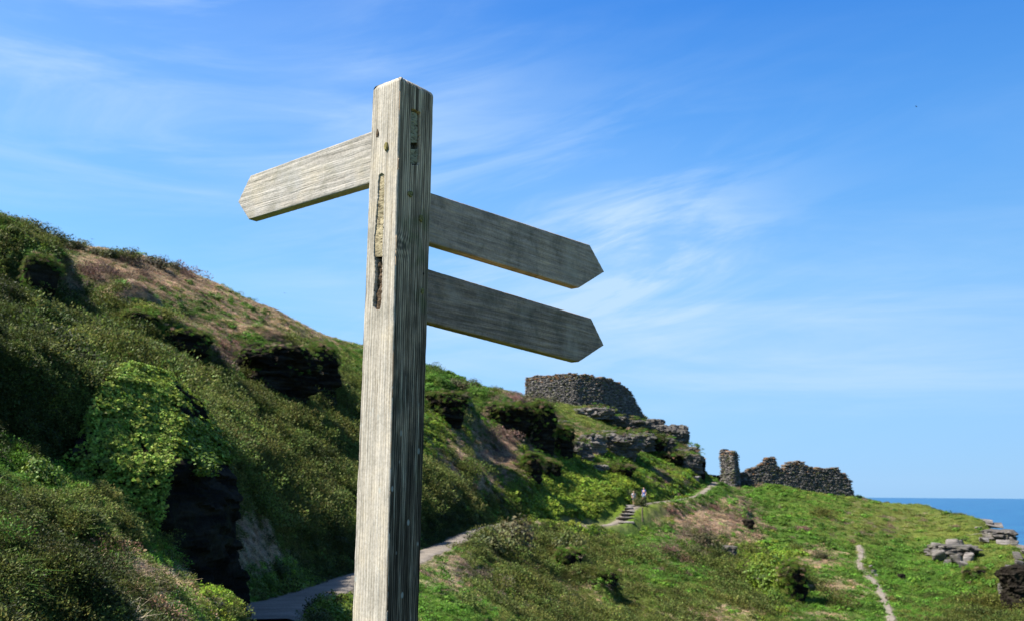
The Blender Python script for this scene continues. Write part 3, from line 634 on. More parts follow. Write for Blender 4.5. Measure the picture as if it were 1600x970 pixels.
def build_post():
    rows = np.concatenate([np.linspace(ztop, 1.15, 760), np.linspace(1.1, -0.25, 30)])
    seg = [('L', np.linspace(0, 1, 92)[:-1]), ('BL', np.linspace(0, 1, 10)[:-1]), ('BR', np.linspace(0, 1, 10)[:-1]), ('R', np.linspace(1, 0, 100)[:-1])]
    rings = []; face_tone = []
    for nm, u in seg:
        uu, zz = np.meshgrid(u, rows); c = corner(rows)[:, None, :]
        wl, wr = lerpw(WL, rows)[:, None], lerpw(WR, rows)[:, None]
        if nm == 'L': P = c + DL * (uu * wl)[..., None]; n = NLf
        elif nm == 'R': P = c + DR * (uu * wr)[..., None]; n = NRf
        elif nm == 'BL': P = c + DL * wl[..., None] + DR * (uu * wr)[..., None]; n = DL
        else: P = c + DR * wr[..., None] + DL * ((1 - uu) * wl)[..., None]; n = DR
        e_ = np.minimum(uu, 1 - uu) * 0.12      # distance to the arris
        wob = 0.0022 * fbm(np.stack([zz * 9, 0 * zz + (2 if nm in 'L' else 5), uu * 2], -1), 1, 3)
        rnd = 0.0045 * np.clip(1 - e_ / 0.006, 0, 1) ** 2 * (1 + 0.9 * fbm(np.stack([zz * 14, uu * 3, 0 * zz], -1), 1, 3))
        q = uu * (13 if nm == 'L' else 17) + 0.25 * fbm(np.stack([zz * 2.2, uu * 2, 0 * zz + 4], -1), 1, 3)
        kn = 0
        if nm == 'R':                           # a knot bends the grain two fifths of the way down
            zk = on_face(628, 385, 'R')[2]; g_ = np.exp(-((zz - zk) / 0.03) ** 2 - ((uu - 0.08) / 0.28) ** 2); q = q + 2.3 * g_; kn = g_
        gro = np.abs(np.sin(q * PI)) ** 0.55
        fine = fbm(np.stack([uu * 75, zz * 7, 0 * zz], -1), 1, 3, 7.0)
        big = fbm(np.stack([uu * 3, zz * 4, 0 * zz + 8], -1), 1, 3)
        dep = (1 - gro) * (0.0017 if nm == 'R' else 0.0011) * np.clip(0.6 + 1.2 * big, 0, 1.4) + 0.0007 * fine + wob + rnd - 0.0012 * kn
        px, py = project(P)
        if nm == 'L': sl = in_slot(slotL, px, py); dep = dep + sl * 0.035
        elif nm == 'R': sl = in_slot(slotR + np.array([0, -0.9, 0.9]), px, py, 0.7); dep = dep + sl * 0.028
        else: sl = 0 * uu
        # crumbled top edge
        dep = dep + 0.004 * np.clip(1 - (ztop - zz) / 0.012, 0, 1) ** 2
        P = P - n * dep[..., None]
        P[..., 2] += np.where(zz > ztop - 0.004, 0.004 * fbm(np.stack([uu * 16, uu * 0 + (1 if nm == 'L' else 3), uu * 0], -1), 1, 3) - 0.001, 0)
        rings.append(P); h = np.clip((ztop - zz) / 1.45, 0, 1)
        face_tone.append(np.stack([(1.0 if nm == 'L' else 0.0) + 0 * uu, sl, h, np.clip(gro + 0.35 * fine - 0.5 * kn * np.sin(np.hypot((zz - (zk if nm == 'R' else 0)) * 260, (uu - 0.1) * 14) + 2.5 * fine + 2 * big), 0, 1)], -1))
    P = np.concatenate(rings, 1); ST = np.concatenate(face_tone, 1); m = P.shape[1]
    V_ = [P.reshape(-1, 3)]; top = P[0]; cen = top.mean(0)
    caps = [top + (cen - top) * f + np.array([0, 0, h]) for f, h in ((0.04, 0.004), (0.25, 0.010), (0.5, 0.015), (0.75, 0.019), (0.97, 0.021))]
    for c_ in caps: V_.insert(0, c_)
    V_ = np.vstack(V_); nr = len(rows) + len(caps); cs = np.tile([[1.0, 0, 0.0, 1.0]], (len(caps) * m, 1))
    Fs = grid_faces(nr, m, True)
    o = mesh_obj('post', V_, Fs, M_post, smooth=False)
    vcol(o.data, 'face_tone', np.vstack([cs, ST.reshape(-1, 4)])); return o
# weathered oak
def wood(name, along, pale, mid, dark, rough=0.85, face_tone=False, rotm=(0, 0, 0), fr=1.0):
    m, t, b = new_mat(name, rough, 0.06)
    geo = node(t, 'ShaderNodeTexCoord'); mp = node(t, 'ShaderNodeMapping'); mp.vector_type = 'POINT'
    mp.inputs['Rotation'].default_value = rotm
    t.links.new(geo.outputs['Object'], mp.inputs[0]); sc = node(t, 'ShaderNodeVectorMath', operation='MULTIPLY'); t.links.new(mp.outputs[0], sc.inputs[0])
    sc.inputs[1].default_value = along
    v = sc.outputs[0]
    g1 = noise_n(t, 1.0 * fr, 8, 0.65, v, 0.35); g2 = noise_n(t, 3.4 * fr, 6, 0.7, v, 0.1)
    blot = noise_n(t, 9, 6, 0.6, geo.outputs['Object']); spk = noise_n(t, 120, 4, 0.7, geo.outputs['Object'])
    c = ramp(t, g1, [(0.30, dark), (0.46, mid), (0.62, pale)])
    c = mixc(t, 1.0, c, ramp(t, g2, [(0.30, 0.58), (0.46, 1.0), (0.7, 1.12)]), 'MULTIPLY')
    c = mixc(t, 1.0, c, ramp(t, blot, [(0.3, (0.72, 0.73, 0.72)), (0.5, (1, 1, 1)), (0.7, (1.12, 1.08, 0.98))]), 'MULTIPLY')
    c = mixc(t, 1.0, c, ramp(t, spk, [(0.3, 0.78), (0.6, 1.1)]), 'MULTIPLY')
    return m, t, b, c, g1, g2, geo, blot, spk
M_post, t, b, c, g1, g2, geo, blot, spk = wood('weathered_oak_post', (62, 62, 2.0), (0.40, 0.362, 0.305), (0.355, 0.318, 0.262), (0.26, 0.228, 0.18), face_tone=True)
a_ = node(t, 'ShaderNodeAttribute', attribute_name='face_tone'); sx_ = node(t, 'ShaderNodeSeparateColor'); t.links.new(a_.outputs[0], sx_.inputs[0])
# north-east face: separate browner tone, darkening further down, broken by bare streaks
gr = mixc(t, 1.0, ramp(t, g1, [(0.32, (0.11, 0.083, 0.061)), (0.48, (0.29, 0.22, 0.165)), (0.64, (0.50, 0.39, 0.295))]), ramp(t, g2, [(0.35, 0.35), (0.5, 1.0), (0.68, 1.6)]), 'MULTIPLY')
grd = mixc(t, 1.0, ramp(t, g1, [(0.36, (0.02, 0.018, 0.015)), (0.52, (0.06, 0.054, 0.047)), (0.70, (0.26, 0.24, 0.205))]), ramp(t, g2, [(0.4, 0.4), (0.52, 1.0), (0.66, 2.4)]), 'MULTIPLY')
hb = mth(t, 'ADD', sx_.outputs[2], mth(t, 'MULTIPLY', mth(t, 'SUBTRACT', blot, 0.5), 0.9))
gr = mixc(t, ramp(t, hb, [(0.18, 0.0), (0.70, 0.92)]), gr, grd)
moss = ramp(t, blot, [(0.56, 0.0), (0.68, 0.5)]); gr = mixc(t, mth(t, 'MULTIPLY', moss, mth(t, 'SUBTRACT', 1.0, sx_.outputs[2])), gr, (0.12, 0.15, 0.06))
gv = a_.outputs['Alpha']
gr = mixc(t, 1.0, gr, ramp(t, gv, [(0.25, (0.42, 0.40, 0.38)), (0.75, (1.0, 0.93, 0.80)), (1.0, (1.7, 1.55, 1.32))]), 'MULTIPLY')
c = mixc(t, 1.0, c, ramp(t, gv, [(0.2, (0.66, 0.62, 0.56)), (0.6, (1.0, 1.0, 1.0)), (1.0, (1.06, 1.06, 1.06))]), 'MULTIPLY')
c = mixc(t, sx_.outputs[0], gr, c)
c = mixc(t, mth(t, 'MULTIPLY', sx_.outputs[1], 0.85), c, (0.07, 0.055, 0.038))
# lichen spots
vo = node(t, 'ShaderNodeTexVoronoi', inp={'Scale': 26.0, 'Randomness': 1.0}); mpv = node(t, 'ShaderNodeMapping'); mpv.inputs['Scale'].default_value = (1, 1, 0.55); t.links.new(geo.outputs['Object'], mpv.inputs[0]); t.links.new(mpv.outputs[0], vo.inputs['Vector'])
sp_ = ramp(t, vo.outputs['Distance'], [(0.09, 1.0), (0.14, 0.0)]); low = ramp(t, sx_.outputs[2], [(0.55, 0.0), (0.8, 0.65)])
c = mixc(t, mth(t, 'MULTIPLY', sp_, low), c, (0.36, 0.37, 0.34))
t.links.new(c, b.inputs['Base Color']); bump(t, b, mth(t, 'ADD', g1, mth(t, 'MULTIPLY', g2, 0.7)), 0.8, 0.004)

sign = empty('signpost', (float(C_bot[0]), float(C_bot[1]), 0.0))
tag(sign, 'weathered grey wooden fingerpost with three blank pointed arms standing in the foreground', 'signpost')
def adopt(o, par, origin=None):
    """keep world shape, make o a child"""
    o.parent = par; M = Matrix.Identity(4); p = par; off = Vector((0, 0, 0))
    while p is not None: off += p.location; p = p.parent
    o.data.transform(Matrix.Translation(-off)); return o
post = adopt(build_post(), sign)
sign_off = Vector(sign.location)
M_peg, t, b = new_mat('mossy_oak_peg', 0.9, 0.1); n = noise_n(t, 160, 5, 0.7, objco(t))
t.links.new(ramp(t, n, [(0.35, (0.05, 0.042, 0.015)), (0.6, (0.26, 0.22, 0.085))]), b.inputs['Base Color']); bump(t, b, n, 0.8, 0.003)
M_tenon, t, b = new_mat('split_pale_tenon', 0.9, 0.1)
n = noise_n(t, 1.0, 6, 0.7, objco(t, (60, 60, 160))); n2 = noise_n(t, 30, 4, 0.6, objco(t))
t.links.new(mixc(t, 1.0, ramp(t, n, [(0.36, (0.09, 0.065, 0.035)), (0.48, (0.34, 0.285, 0.175)), (0.7, (0.46, 0.39, 0.25))]), ramp(t, n2, [(0.3, 0.6), (0.7, 1.15)]), 'MULTIPLY'), b.inputs['Base Color']); bump(t, b, n, 1, 0.004)
M_rot, t, b = new_mat('rotten_wood', 0.95, 0.05); n = noise_n(t, 1, 6, 0.7, objco(t, (90, 90, 140)))
t.links.new(ramp(t, n, [(0.35, (0.018, 0.013, 0.009)), (0.6, (0.12, 0.085, 0.055)), (0.75, (0.26, 0.20, 0.14))]), b.inputs['Base Color']); bump(t, b, n, 1, 0.006)

# sign arms
def face_pt(px, py, P0, n): return ray_plane(px, py, P0, n)
def build_arm(mat, D, nrm, P0, top, bot, tip, thick, seed):
    """top / bot: (px,py) at the post and at the shoulder; outline lies in the vertical plane of the front face"""
    T0, T1 = face_pt(*top[0], P0, nrm), face_pt(*top[1], P0, nrm); B0, B1 = face_pt(*bot[0], P0, nrm), face_pt(*bot[1], P0, nrm); K = face_pt(*tip, P0, nrm)
    s_ = lambda q: float((q - P0) @ D)
    print('arm', seed, [round(s_(q), 3) for q in (T0, T1, B0, B1, K)], [round(float(q[2]), 3) for q in (T0, T1, B0, B1, K)])
    s0 = -0.03; sT, sB, sK = s_(T1), s_(B1), s_(K); S_ = np.concatenate([np.linspace(s0, min(sT, sB), 190)[:-1], np.linspace(min(sT, sB), sK, 46)])
    zt = np.where(S_ <= sT, T0[2] + (T1[2] - T0[2]) * (S_ - s_(T0)) / (sT - s_(T0)), T1[2] + (K[2] - T1[2]) * (S_ - sT) / (sK - sT))
    zb = np.where(S_ <= sB, B0[2] + (B1[2] - B0[2]) * (S_ - s_(B0)) / (sB - s_(B0)), B1[2] + (K[2] - B1[2]) * (S_ - sB) / (sK - sB))
    zt = zt - 0.0016 * np.abs(fbm(np.stack([S_ * 40, 0 * S_ + seed, 0 * S_], -1), 1, 3)); zb = zb + 0.0014 * np.abs(fbm(np.stack([S_ * 40, 0 * S_ + seed + 5, 0 * S_], -1), 1, 3))
    zt[-1] = K[2] + 0.001; zb[-1] = K[2] - 0.001
    tf = np.r_[0, 0.012, 0.03, np.linspace(0.06, 0.94, 46), 0.97, 0.988, 1]; rings = []
    ss, tt = np.meshgrid(S_, tf, indexing='ij'); hh = (zt - zb)[:, None]
    zz = zb[:, None] + hh * tt; ed = np.minimum(tt, 1 - tt) * hh; ed = np.minimum(ed, (sK - ss) * 0.6)
    q = zz * 150 + 1.3 * fbm(np.stack([ss * 5, zz * 9, 0 * zz + seed], -1), 1, 3)
    dep = 0.0008 * (1 - np.abs(np.sin(q))) + 0.0006 * fbm(np.stack([ss * 12, zz * 260, 0 * zz + seed], -1), 1, 3) + 0.0028 * np.clip(1 - ed / 0.004, 0, 1) ** 2
    Fp = P0 + D * (ss - 0)[..., None]; Fp[..., 2] = zz; Fp = Fp - nrm * dep[..., None]
    tb = np.linspace(1, 0, 6); sb, tb2 = np.meshgrid(S_, tb, indexing='ij'); zb2 = zb[:, None] + hh * tb2
    bw = 0.001 * fbm(np.stack([sb * 30, tb2 * 3, 0 * sb], -1), 1, 2)
    Bp = P0 + D * sb[..., None]; Bp[..., 2] = zb2; Bp = Bp - nrm * (thick + bw)[..., None]
    P = np.concatenate([Fp, Bp], 1); m = P.shape[1]; F1 = grid_faces(len(S_), m, True)
    V_ = P.reshape(-1, 3); n0 = len(V_); V_ = np.vstack([V_, P[0].mean(0), P[-1].mean(0)])
    j = np.arange(m); j2 = (j + 1) % m; base = (len(S_) - 1) * m
    caps = np.vstack([np.stack([np.full(m, n0), j2, j, j], -1), np.stack([np.full(m, n0 + 1), base + j, base + j2, base + j2], -1)])
    Fl = [tuple(f) for f in F1] + [tuple(f[:3]) for f in caps]
    org = (float(P0[0]), float(P0[1]), float(K[2]))
    o = mesh_obj('arm', V_ - np.array(org), Fl, mat); o.parent = sign; o.location = Vector(org) - sign_off; return o
def wood_arm(name, D, pale, mid, dark, mossy=0.0):
    ang = math.atan2(D[1], D[0])
    m, t, b, c, g1, g2, geo, blot, spk = wood(name, (3.2, 80, 80), pale, mid, dark, rotm=(0, 0, -ang))
    lp = noise_n(t, 13, 5, 0.62, geo.outputs['Object'], 0.3)
    c = mixc(t, ramp(t, lp, [(0.50, 0.0), (0.70, 0.55)]), c, (0.22, 0.205, 0.145) if mossy < 0.5 else (0.10, 0.085, 0.06))
    c = mixc(t, ramp(t, noise_n(t, 7, 5, 0.6, geo.outputs['Object']), [(0.52, 0.0), (0.68, 0.5)]), c, (0.33, 0.32, 0.305) if mossy < 0.5 else (0.47, 0.36, 0.275))
    t.links.new(c, b.inputs['Base Color']); bump(t, b, mth(t, 'ADD', g1, g2), 0.9, 0.003); return m
M_armL = wood_arm('weathered_arm_pale', DL, (0.36, 0.332, 0.292), (0.315, 0.288, 0.25), (0.235, 0.21, 0.178))
M_armR = wood_arm('weathered_arm_grey', DR, (0.50, 0.35, 0.26), (0.37, 0.258, 0.19), (0.25, 0.172, 0.125), 1)
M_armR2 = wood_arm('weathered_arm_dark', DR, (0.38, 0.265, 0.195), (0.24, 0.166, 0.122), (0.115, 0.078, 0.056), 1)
zmid = lambda py: float(on_face(620, py, 'L')[2])
wl0, wr0 = WL[0][0], WR[0][0]
# planes of the boards: each is centred in the thickness of the post
cL = corner(zmid(250)) + DL * wl0 + DR * (wr0 * 0.30); cR = corner(zmid(380)) + DR * wr0 + DL * (wl0 * 0.30)
armL = build_arm(M_armL, DL, NLf, cL, ((577, 206.5), (391, 274.5)), ((575, 287), (388, 343)), (371.5, 316), 0.034, 1)
armL['label'] = 'pale sunlit arm pointing left'
armR = build_arm(M_armR, DR, NRf, cR, ((676, 302), (922, 383)), ((674, 380), (905, 450)), (944.5, 425), 0.034, 2)
armR['label'] = 'upper of the two grey arms pointing right'
armR2 = build_arm(M_armR2, DR, NRf, cR, ((671, 421), (924, 497)), ((669, 503), (905, 565)), (944, 539), 0.034, 3)
armR2['label'] = 'lower darker arm pointing right'
armR2['label'] = 'lower darker arm pointing right'

def plug(par, name, which, sl, y0, y1, depth, mat, seed, chunky=0.002):
    """tenon end sitting inside a slot: a front patch with sides"""
    n_ = NLf if which == 'L' else NRf; D = DL if which == 'L' else DR
    ys = np.linspace(y0, y1, max(12, int((y1 - y0) / 1.2))); m = 12; P = []
    for y in ys:
        xl, xr = np.interp(y, sl[:, 0], sl[:, 1]) + 0.7, np.interp(y, sl[:, 0], sl[:, 2]) - 0.7
        P.append([ray_plane(x, y, corner(zmid(y)), n_) for x in np.linspace(xl, xr, m)])
    P = np.array(P); Q = P.copy()
    nz = fbm(P * 1.0, 0.012, 3, seed) ; st = np.floor(fbm(P, 0.035, 2, seed + 3) * 6) / 6
    Q = P - n_ * (depth + chunky * (nz + 2.2 * st))[..., None]
    ringp = np.concatenate([np.broadcast_to(Q[:, :1] - n_ * 0.03, Q[:, :1].shape), Q, Q[:, -1:] - n_ * 0.03], 1)
    V_ = ringp.reshape(-1, 3); o = mesh_obj(name, V_, grid_faces(len(ys), m + 2), mat); adopt(o, par); return o
plug(armR, 'tenon', 'L', slotL, 272, 350, 0.003, M_tenon, 1.0, 0.0012)
plug(armR, 'tenon', 'L', slotL, 351, 401, 0.002, M_tenon, 4.0, 0.0016)
plug(armR2, 'tenon', 'L', slotL, 409, 483, 0.010, M_rot, 7.0, 0.005)
plug(armL, 'tenon', 'R', slotR, 174, 222, 0.009, M_tenon, 2.0, 0.0015)
plug(armL, 'tenon', 'R', slotR, 222, 233, 0.019, M_rot, 5.0, 0.005)
plug(armL, 'tenon', 'R', slotR, 233, 256, 0.005, M_tenon, 9.0, 0.0016)
def peg(which, px, py, w_, h_, proud, mat):
    n_ = NLf if which == 'L' else NRf; D = DL if which == 'L' else DR; P0 = ray_plane(px, py, corner(zmid(py)), n_)
    k = 9; ang = np.linspace(0, 2 * PI, k + 1)[:-1]; rad = RNG.uniform(0.75, 1.15, k)
    c2, s2 = np.cos(ang) * w_ * rad, np.sin(ang) * h_ * rad; Vs = []
    for off, f in ((-0.012, 1.0), (proud, 1.0), (proud + 0.0015, 0.7)):
        for a, b_ in zip(c2, s2): Vs.append(P0 + D * a * f + np.array([0, 0, b_ * f]) + n_ * off)
    Vs.append(P0 + n_ * (proud + 0.001)); Fs = [tuple(f) for f in grid_faces(3, k, True)] + [(2 * k + i, 2 * k + (i + 1) % k, 3 * k) for i in range(k)]
    o = mesh_obj('peg', Vs, Fs, mat); adopt(o, post); return o
peg('L', 590, 209, 0.0062, 0.0145, 0.0006, M_rot); peg('L', 604, 229.5, 0.0085, 0.0145, 0.004, M_peg)
peg('R', 640.5, 303.5, 0.0095, 0.0105, 0.004, M_peg); peg('R', 657.5, 341.5, 0.0085, 0.0105, 0.004, M_peg)
peg('R', 660, 455, 0.007, 0.009, 0.001, M_peg); peg('R', 661.5, 428, 0.0025, 0.004, 0.0004, M_rot)

# ------------------------------------------------------------------ rocks
def crag_mesh(a, b_, h, seed, mat, under=0.75, strata=0.35, exp=0.8, rough=0.17, nu=72, nv=44, dip=0.15):
    """a lump of layered slate: a across, b deep, h high, standing on z = 0"""
    v = np.linspace(0, 1, nv); u = np.linspace(0, 2 * PI, nu + 1)[:-1]
    vv, uu = np.meshgrid(v, u, indexing='ij')
    prof = under + (1 - under) * np.clip(vv / 0.6, 0, 1); capv = np.clip((vv - 0.6) / 0.4, 0, 1); prof = prof * np.sqrt(np.clip(1 - capv ** 2, 0, 1)) ** 0.9
    z = h * (0.72 * np.minimum(vv / 0.6, 1) + 0.28 * np.sin(capv * PI / 2))
    cx, cy = np.cos(uu), np.sin(uu); X_ = np.sign(cx) * np.abs(cx) ** exp; Y_ = np.sign(cy) * np.abs(cy) ** exp
    P = np.stack([X_ * a / 2, Y_ * b_ / 2, z], -1)
    zl = (z + dip * P[..., 0] + 0.3 * strata * fbm(P, 0.8, 3, seed)) / strata; zl = zl + 1.3 * fbm(np.stack([zl * 0.6, 0 * zl, 0 * zl + seed], -1), 1, 2); lay = np.floor(zl)
    off = fbm(np.stack([lay * 3.7, uu * 0.8 * np.ones_like(lay), 0 * lay + seed], -1), 1, 2) * 0.9 + 0.35 * fbm(np.stack([lay * 5.1, np.cos(uu) * 3, np.sin(uu) * 3 + seed], -1), 1, 2)
    sc = min(a, b_) * rough
    n_ = fbm(P, 0.9 * max(0.4, h / 3), 4, seed + 5) + 0.5 * fbm(P, 0.3, 3, seed + 9)
    k = 1 + (off * sc * 0.8 + n_ * sc * 1.5) / (0.5 * min(a, b_)); P[..., 0] *= prof * k; P[..., 1] *= prof * k
    P[..., 2] += 0.12 * h * fbm(P, 1.0, 3, seed + 2) * (vv > 0.5)
    V_ = np.vstack([P.reshape(-1, 3), [[0, 0, P[-1, :, 2].mean()]]]); Fq = [tuple(f) for f in grid_faces(nv, nu, True)]
    top = (nv - 1) * nu; Fq += [(top + i, top + (i + 1) % nu, nv * nu) for i in range(nu)]
    return V_, Fq
def crag(name, px, py, r_hint, wpx, hpx, mat, label, cat='rock', az=None, depth=0.7, sink=0.12, group=None, **kw):
    p = hit(px, py, *( (r_hint * 0.75, r_hint * 1.3) if r_hint else (3, 170)))
    r = math.hypot(p[0], p[1]); a = wpx * r / F; h = hpx * r / F; b_ = a * depth
    back = p[:2] / r * (b_ * 0.35)
    V_, Fq = crag_mesh(a, b_, h * (1 + sink), seed=px * 0.37 + py, mat=mat, **kw)
    o = mesh_obj(name, V_, Fq, mat); o.location = (p[0] + back[0], p[1] + back[1], p[2] - h * sink)
    o.rotation_euler = (0, 0, -math.atan2(p[0], p[1]) + (az or 0)); tag(o, label, cat, group); return o
g_cl = 'rock outcrops breaking out of the hillside'
CR = []
def C_(*a, **k): CR.append(crag(*a, group=g_cl, **k))
C_('rock_outcrop', 218, 516, 45, 56, 26, M_rockshade, 'small dark undercut outcrop high on the left slope, the upper one of two shaded hollows', under=0.6, az=0.3, nu=48, nv=30)
C_('rock_outcrop', 284, 560, 44, 82, 42, M_rockshade, 'dark undercut outcrop on the left slope just below and right of a smaller shaded hollow', under=0.6, az=0.3, nu=48, nv=30)
C_('rock_outcrop', 430, 618, 54, 120, 78, M_rockshade, 'broad dark cliff under a grassy lip left of the signpost', under=0.72, az=0.35)
C_('rock_outcrop', 496, 624, 58, 60, 84, M_rockshade, 'tall narrow dark rock at the right end of the broad cliff left of the signpost', under=0.8, az=0.4)
C_('rock_outcrop', 697, 662, 84, 62, 48, M_rockshade, 'dark rock face directly right of the post below the hill crest', under=0.7, az=0.3)
C_('rock_outcrop', 795, 676, 95, 70, 44, M_rockshade, 'dark ledge under brown heather in the middle of the hillside', under=0.65, az=0.3)
C_('rock_outcrop', 846, 706, 98, 44, 72, M_rockshade, 'steep dark rock step falling from the brown heather ledge', under=0.8, az=0.4)
C_('rock_outcrop', 879, 716, 100, 30, 50, M_rockshade, 'narrow dark rock in the cleft left of the grey overhanging crag', under=0.85, az=0.3)
C_('rock_outcrop', 862, 745, 94, 30, 22, M_rockshade, 'low dark rock above the bright bracken, left of the steps', under=0.7, az=0.2, nu=48, nv=30)
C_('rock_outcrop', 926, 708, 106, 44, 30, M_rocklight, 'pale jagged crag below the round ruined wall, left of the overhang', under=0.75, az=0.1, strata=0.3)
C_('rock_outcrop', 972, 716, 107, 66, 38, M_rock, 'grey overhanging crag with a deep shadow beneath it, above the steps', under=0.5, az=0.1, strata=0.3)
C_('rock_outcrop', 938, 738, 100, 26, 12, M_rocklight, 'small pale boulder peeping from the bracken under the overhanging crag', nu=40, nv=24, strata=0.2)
C_('rock_outcrop', 972, 744, 100, 40, 16, M_rockshade, 'dark hollowed rock half hidden in bushes above the steps', under=0.6, nu=40, nv=24)
C_('rock_outcrop', 1018, 706, 112, 40, 22, M_rockshade, 'dark crag right of the grey overhang below the ruined wall', under=0.7, az=0.2)
C_('rock_outcrop', 925, 652, 118, 66, 16, M_rocklight, 'smooth pale rock slab lying just below the round ruined wall', nu=48, nv=24, under=0.9)
C_('rock_outcrop', 1025, 668, 137, 26, 14, M_rock, 'low rock on the skyline at the foot of the round ruined wall', nu=40, nv=24)
C_('rock_outcrop', 1060, 690, 134, 30, 26, M_rock, 'reddish grey rock pinnacle on the skyline between the round wall and the lone tower stub', nu=48, nv=30, under=0.9)
C_('rock_outcrop', 1096, 748, 121, 12, 34, M_rockshade, 'dark cliff end beside the gap at the gate wall', under=0.9, nu=48, nv=34)
C_('rock_outcrop', 1087, 752, 0, 13, 8, M_rocklight, 'single pale boulder beside the upper end of the path', nu=24, nv=14, strata=0.3)
C_('rock_outcrop', 890, 886, 0, 40, 24, M_rockshade, 'dark rock hollow under bright leaves below the footpath', under=0.7, az=0.4, nu=48, nv=30)
C_('rock_outcrop', 950, 914, 0, 30, 18, M_rockshade, 'small dark rock with yellow gorse on top, lower middle of the slope', under=0.7, az=0.4, nu=48, nv=30)
C_('rock_outcrop', 1243, 940, 84, 34, 52, M_rockshade, 'black shaded crag standing out of the green slope at lower right', under=0.8, az=0.35)
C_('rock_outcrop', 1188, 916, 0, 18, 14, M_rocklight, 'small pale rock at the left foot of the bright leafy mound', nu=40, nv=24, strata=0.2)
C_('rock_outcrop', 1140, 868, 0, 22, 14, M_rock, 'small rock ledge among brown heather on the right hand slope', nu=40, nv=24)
C_('rock_outcrop', 1170, 826, 0, 16, 14, M_rockshade, 'slanting dark rock rib below the castle wall', nu=40, nv=24)
C_('rock_outcrop', 1524, 905, 0, 30, 12, M_rockshade, 'low dark undercut rock below the square block outcrop', under=0.6, nu=40, nv=24)
C_('rock_outcrop', 1597, 954, 0, 44, 56, M_rockshade, 'dark cliff at the right edge of the picture above the grass', under=0.85, az=0.3)
C_('rock_outcrop', 1409, 904, 0, 10, 7, M_rockshade, 'tiny dark stone beside the lower end of the side path', nu=20, nv=12)
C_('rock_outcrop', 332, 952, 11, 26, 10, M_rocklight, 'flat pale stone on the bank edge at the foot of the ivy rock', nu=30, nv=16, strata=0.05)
C_('rock_outcrop', 62, 470, 26, 44, 60, M_rockshade, 'dark rock in shade under bushes at the far left of the hillside', under=0.7, az=0.3, nu=48, nv=30)

NV = 34
C_('rock_outcrop', 945, 692, 112, 60, 20, M_rock, 'weathered grey face between the pale slab and the overhanging crag', under=0.9, az=0.1)
C_('rock_outcrop', 1036, 682, 134, 40, 18, M_rock, 'broken rock rib on the skyline just right of the round wall', under=0.9)
C_('rock_outcrop', 1078, 714, 126, 26, 16, M_rock, 'craggy knob on the falling skyline above the gate gap', under=0.9)
C_('rock_outcrop', 1046, 722, 116, 40, 12, M_rockshade, 'low dark ledge on the green slope below the skyline knobs', under=0.8)
C_('rock_outcrop', 832, 752, 88, 30, 40, M_rockshade, 'dark slot of rock beside the brown ridge left of the bright bracken', under=0.85, az=0.3)
for q_ in ((908, 716, 108, 30, 26, 'small grey crag at the left end of the overhang, sinking into turf'), (1000, 702, 112, 44, 26, 'stepped grey face right of the overhanging crag'), (1034, 706, 116, 40, 22, 'grey ledge running right from the overhang towards the gap'),
           (1062, 722, 118, 34, 20, 'short grey bluff above the boulder by the upper path'), (1082, 736, 120, 30, 26, 'jointed grey bluff directly left of the gate gap'), (990, 672, 122, 46, 16, 'grey rib at the foot of the round wall, right side'), (960, 664, 119, 40, 14, 'narrow grey rib under the middle of the round wall'),
           (872, 672, 112, 30, 16, 'little grey ledge left of the smooth slab'), (1016, 672, 132, 34, 18, 'broken rock step joining the round wall to the skyline ribs'), (1054, 690, 131, 36, 20, 'serrated rock on the falling skyline, middle of the ribs'), (848, 742, 92, 24, 22, 'small dark step low on the brown ridge')):
    C_('rock_outcrop', *q_[:5], M_rock if q_[0] > 860 else M_rockshade, q_[5], under=0.92, az=0.2, strata=0.28, rough=0.24, nu=56, nv=32)
BARE = [C_b for C_b in CR if C_b['label'].startswith(('dark cliff at the right edge', 'dark cliff end'))]
C_('rock_outcrop', 1490, 872, 0, 58, 18, M_rock, 'low grey rock bedded behind the square grey blocks', under=0.95, nu=48, nv=30)
C_('rock_outcrop', 1562, 846, 0, 40, 16, M_rock, 'low grey rock behind the pale slabs on the cliff edge', under=0.95, nu=48, nv=30)
BARE += CR[-2:]

# blocky outcrops on the right, block by block
def chunk(a, b_, h, seed):
    rg = np.random.default_rng(seed); bm = bmesh.new(); k = 16
    q = rg.uniform(-1, 1, (k, 3)); q = np.sign(q) * np.abs(q) ** 0.55 * np.array([a, b_, h]) / 2
    for x in q: bm.verts.new(x)
    bmesh.ops.convex_hull(bm, input=bm.verts); bmesh.ops.delete(bm, geom=[v for v in bm.verts if not v.link_faces], context='VERTS')
    bmesh.ops.bevel(bm, geom=list(bm.edges), offset=min(a, b_, h) * 0.05, segments=1, affect='EDGES')
    me = bpy.data.meshes.new('rock'); bm.to_mesh(me); bm.free(); return me
def block_outcrop(label, blocks, mat, r_hint=0):
    base = hit(blocks[0][0], blocks[0][1] + 10); root = empty('rock_outcrop', base); tag(root, label, 'rock', g_cl)
    for i, (px, py, wp, hp) in enumerate(blocks):
        p = hit(px, py + hp * 0.5); r = math.hypot(p[0], p[1]); a, h = wp * r / F, hp * r / F
        me = chunk(a * 0.95, a * 0.8, h * 0.9, 100 + i + int(px)); me.materials.append(mat)
        o = bpy.data.objects.new('rock', me); COL.objects.link(o); o.parent = root
        o.location = (p[0] - base[0], p[1] - base[1], p[2] - base[2] + h * 0.28); o.rotation_euler = (RNG.uniform(-.12, .12), RNG.uniform(-.1, .1), -math.atan2(p[0], p[1]) + RNG.uniform(-.2, .2))
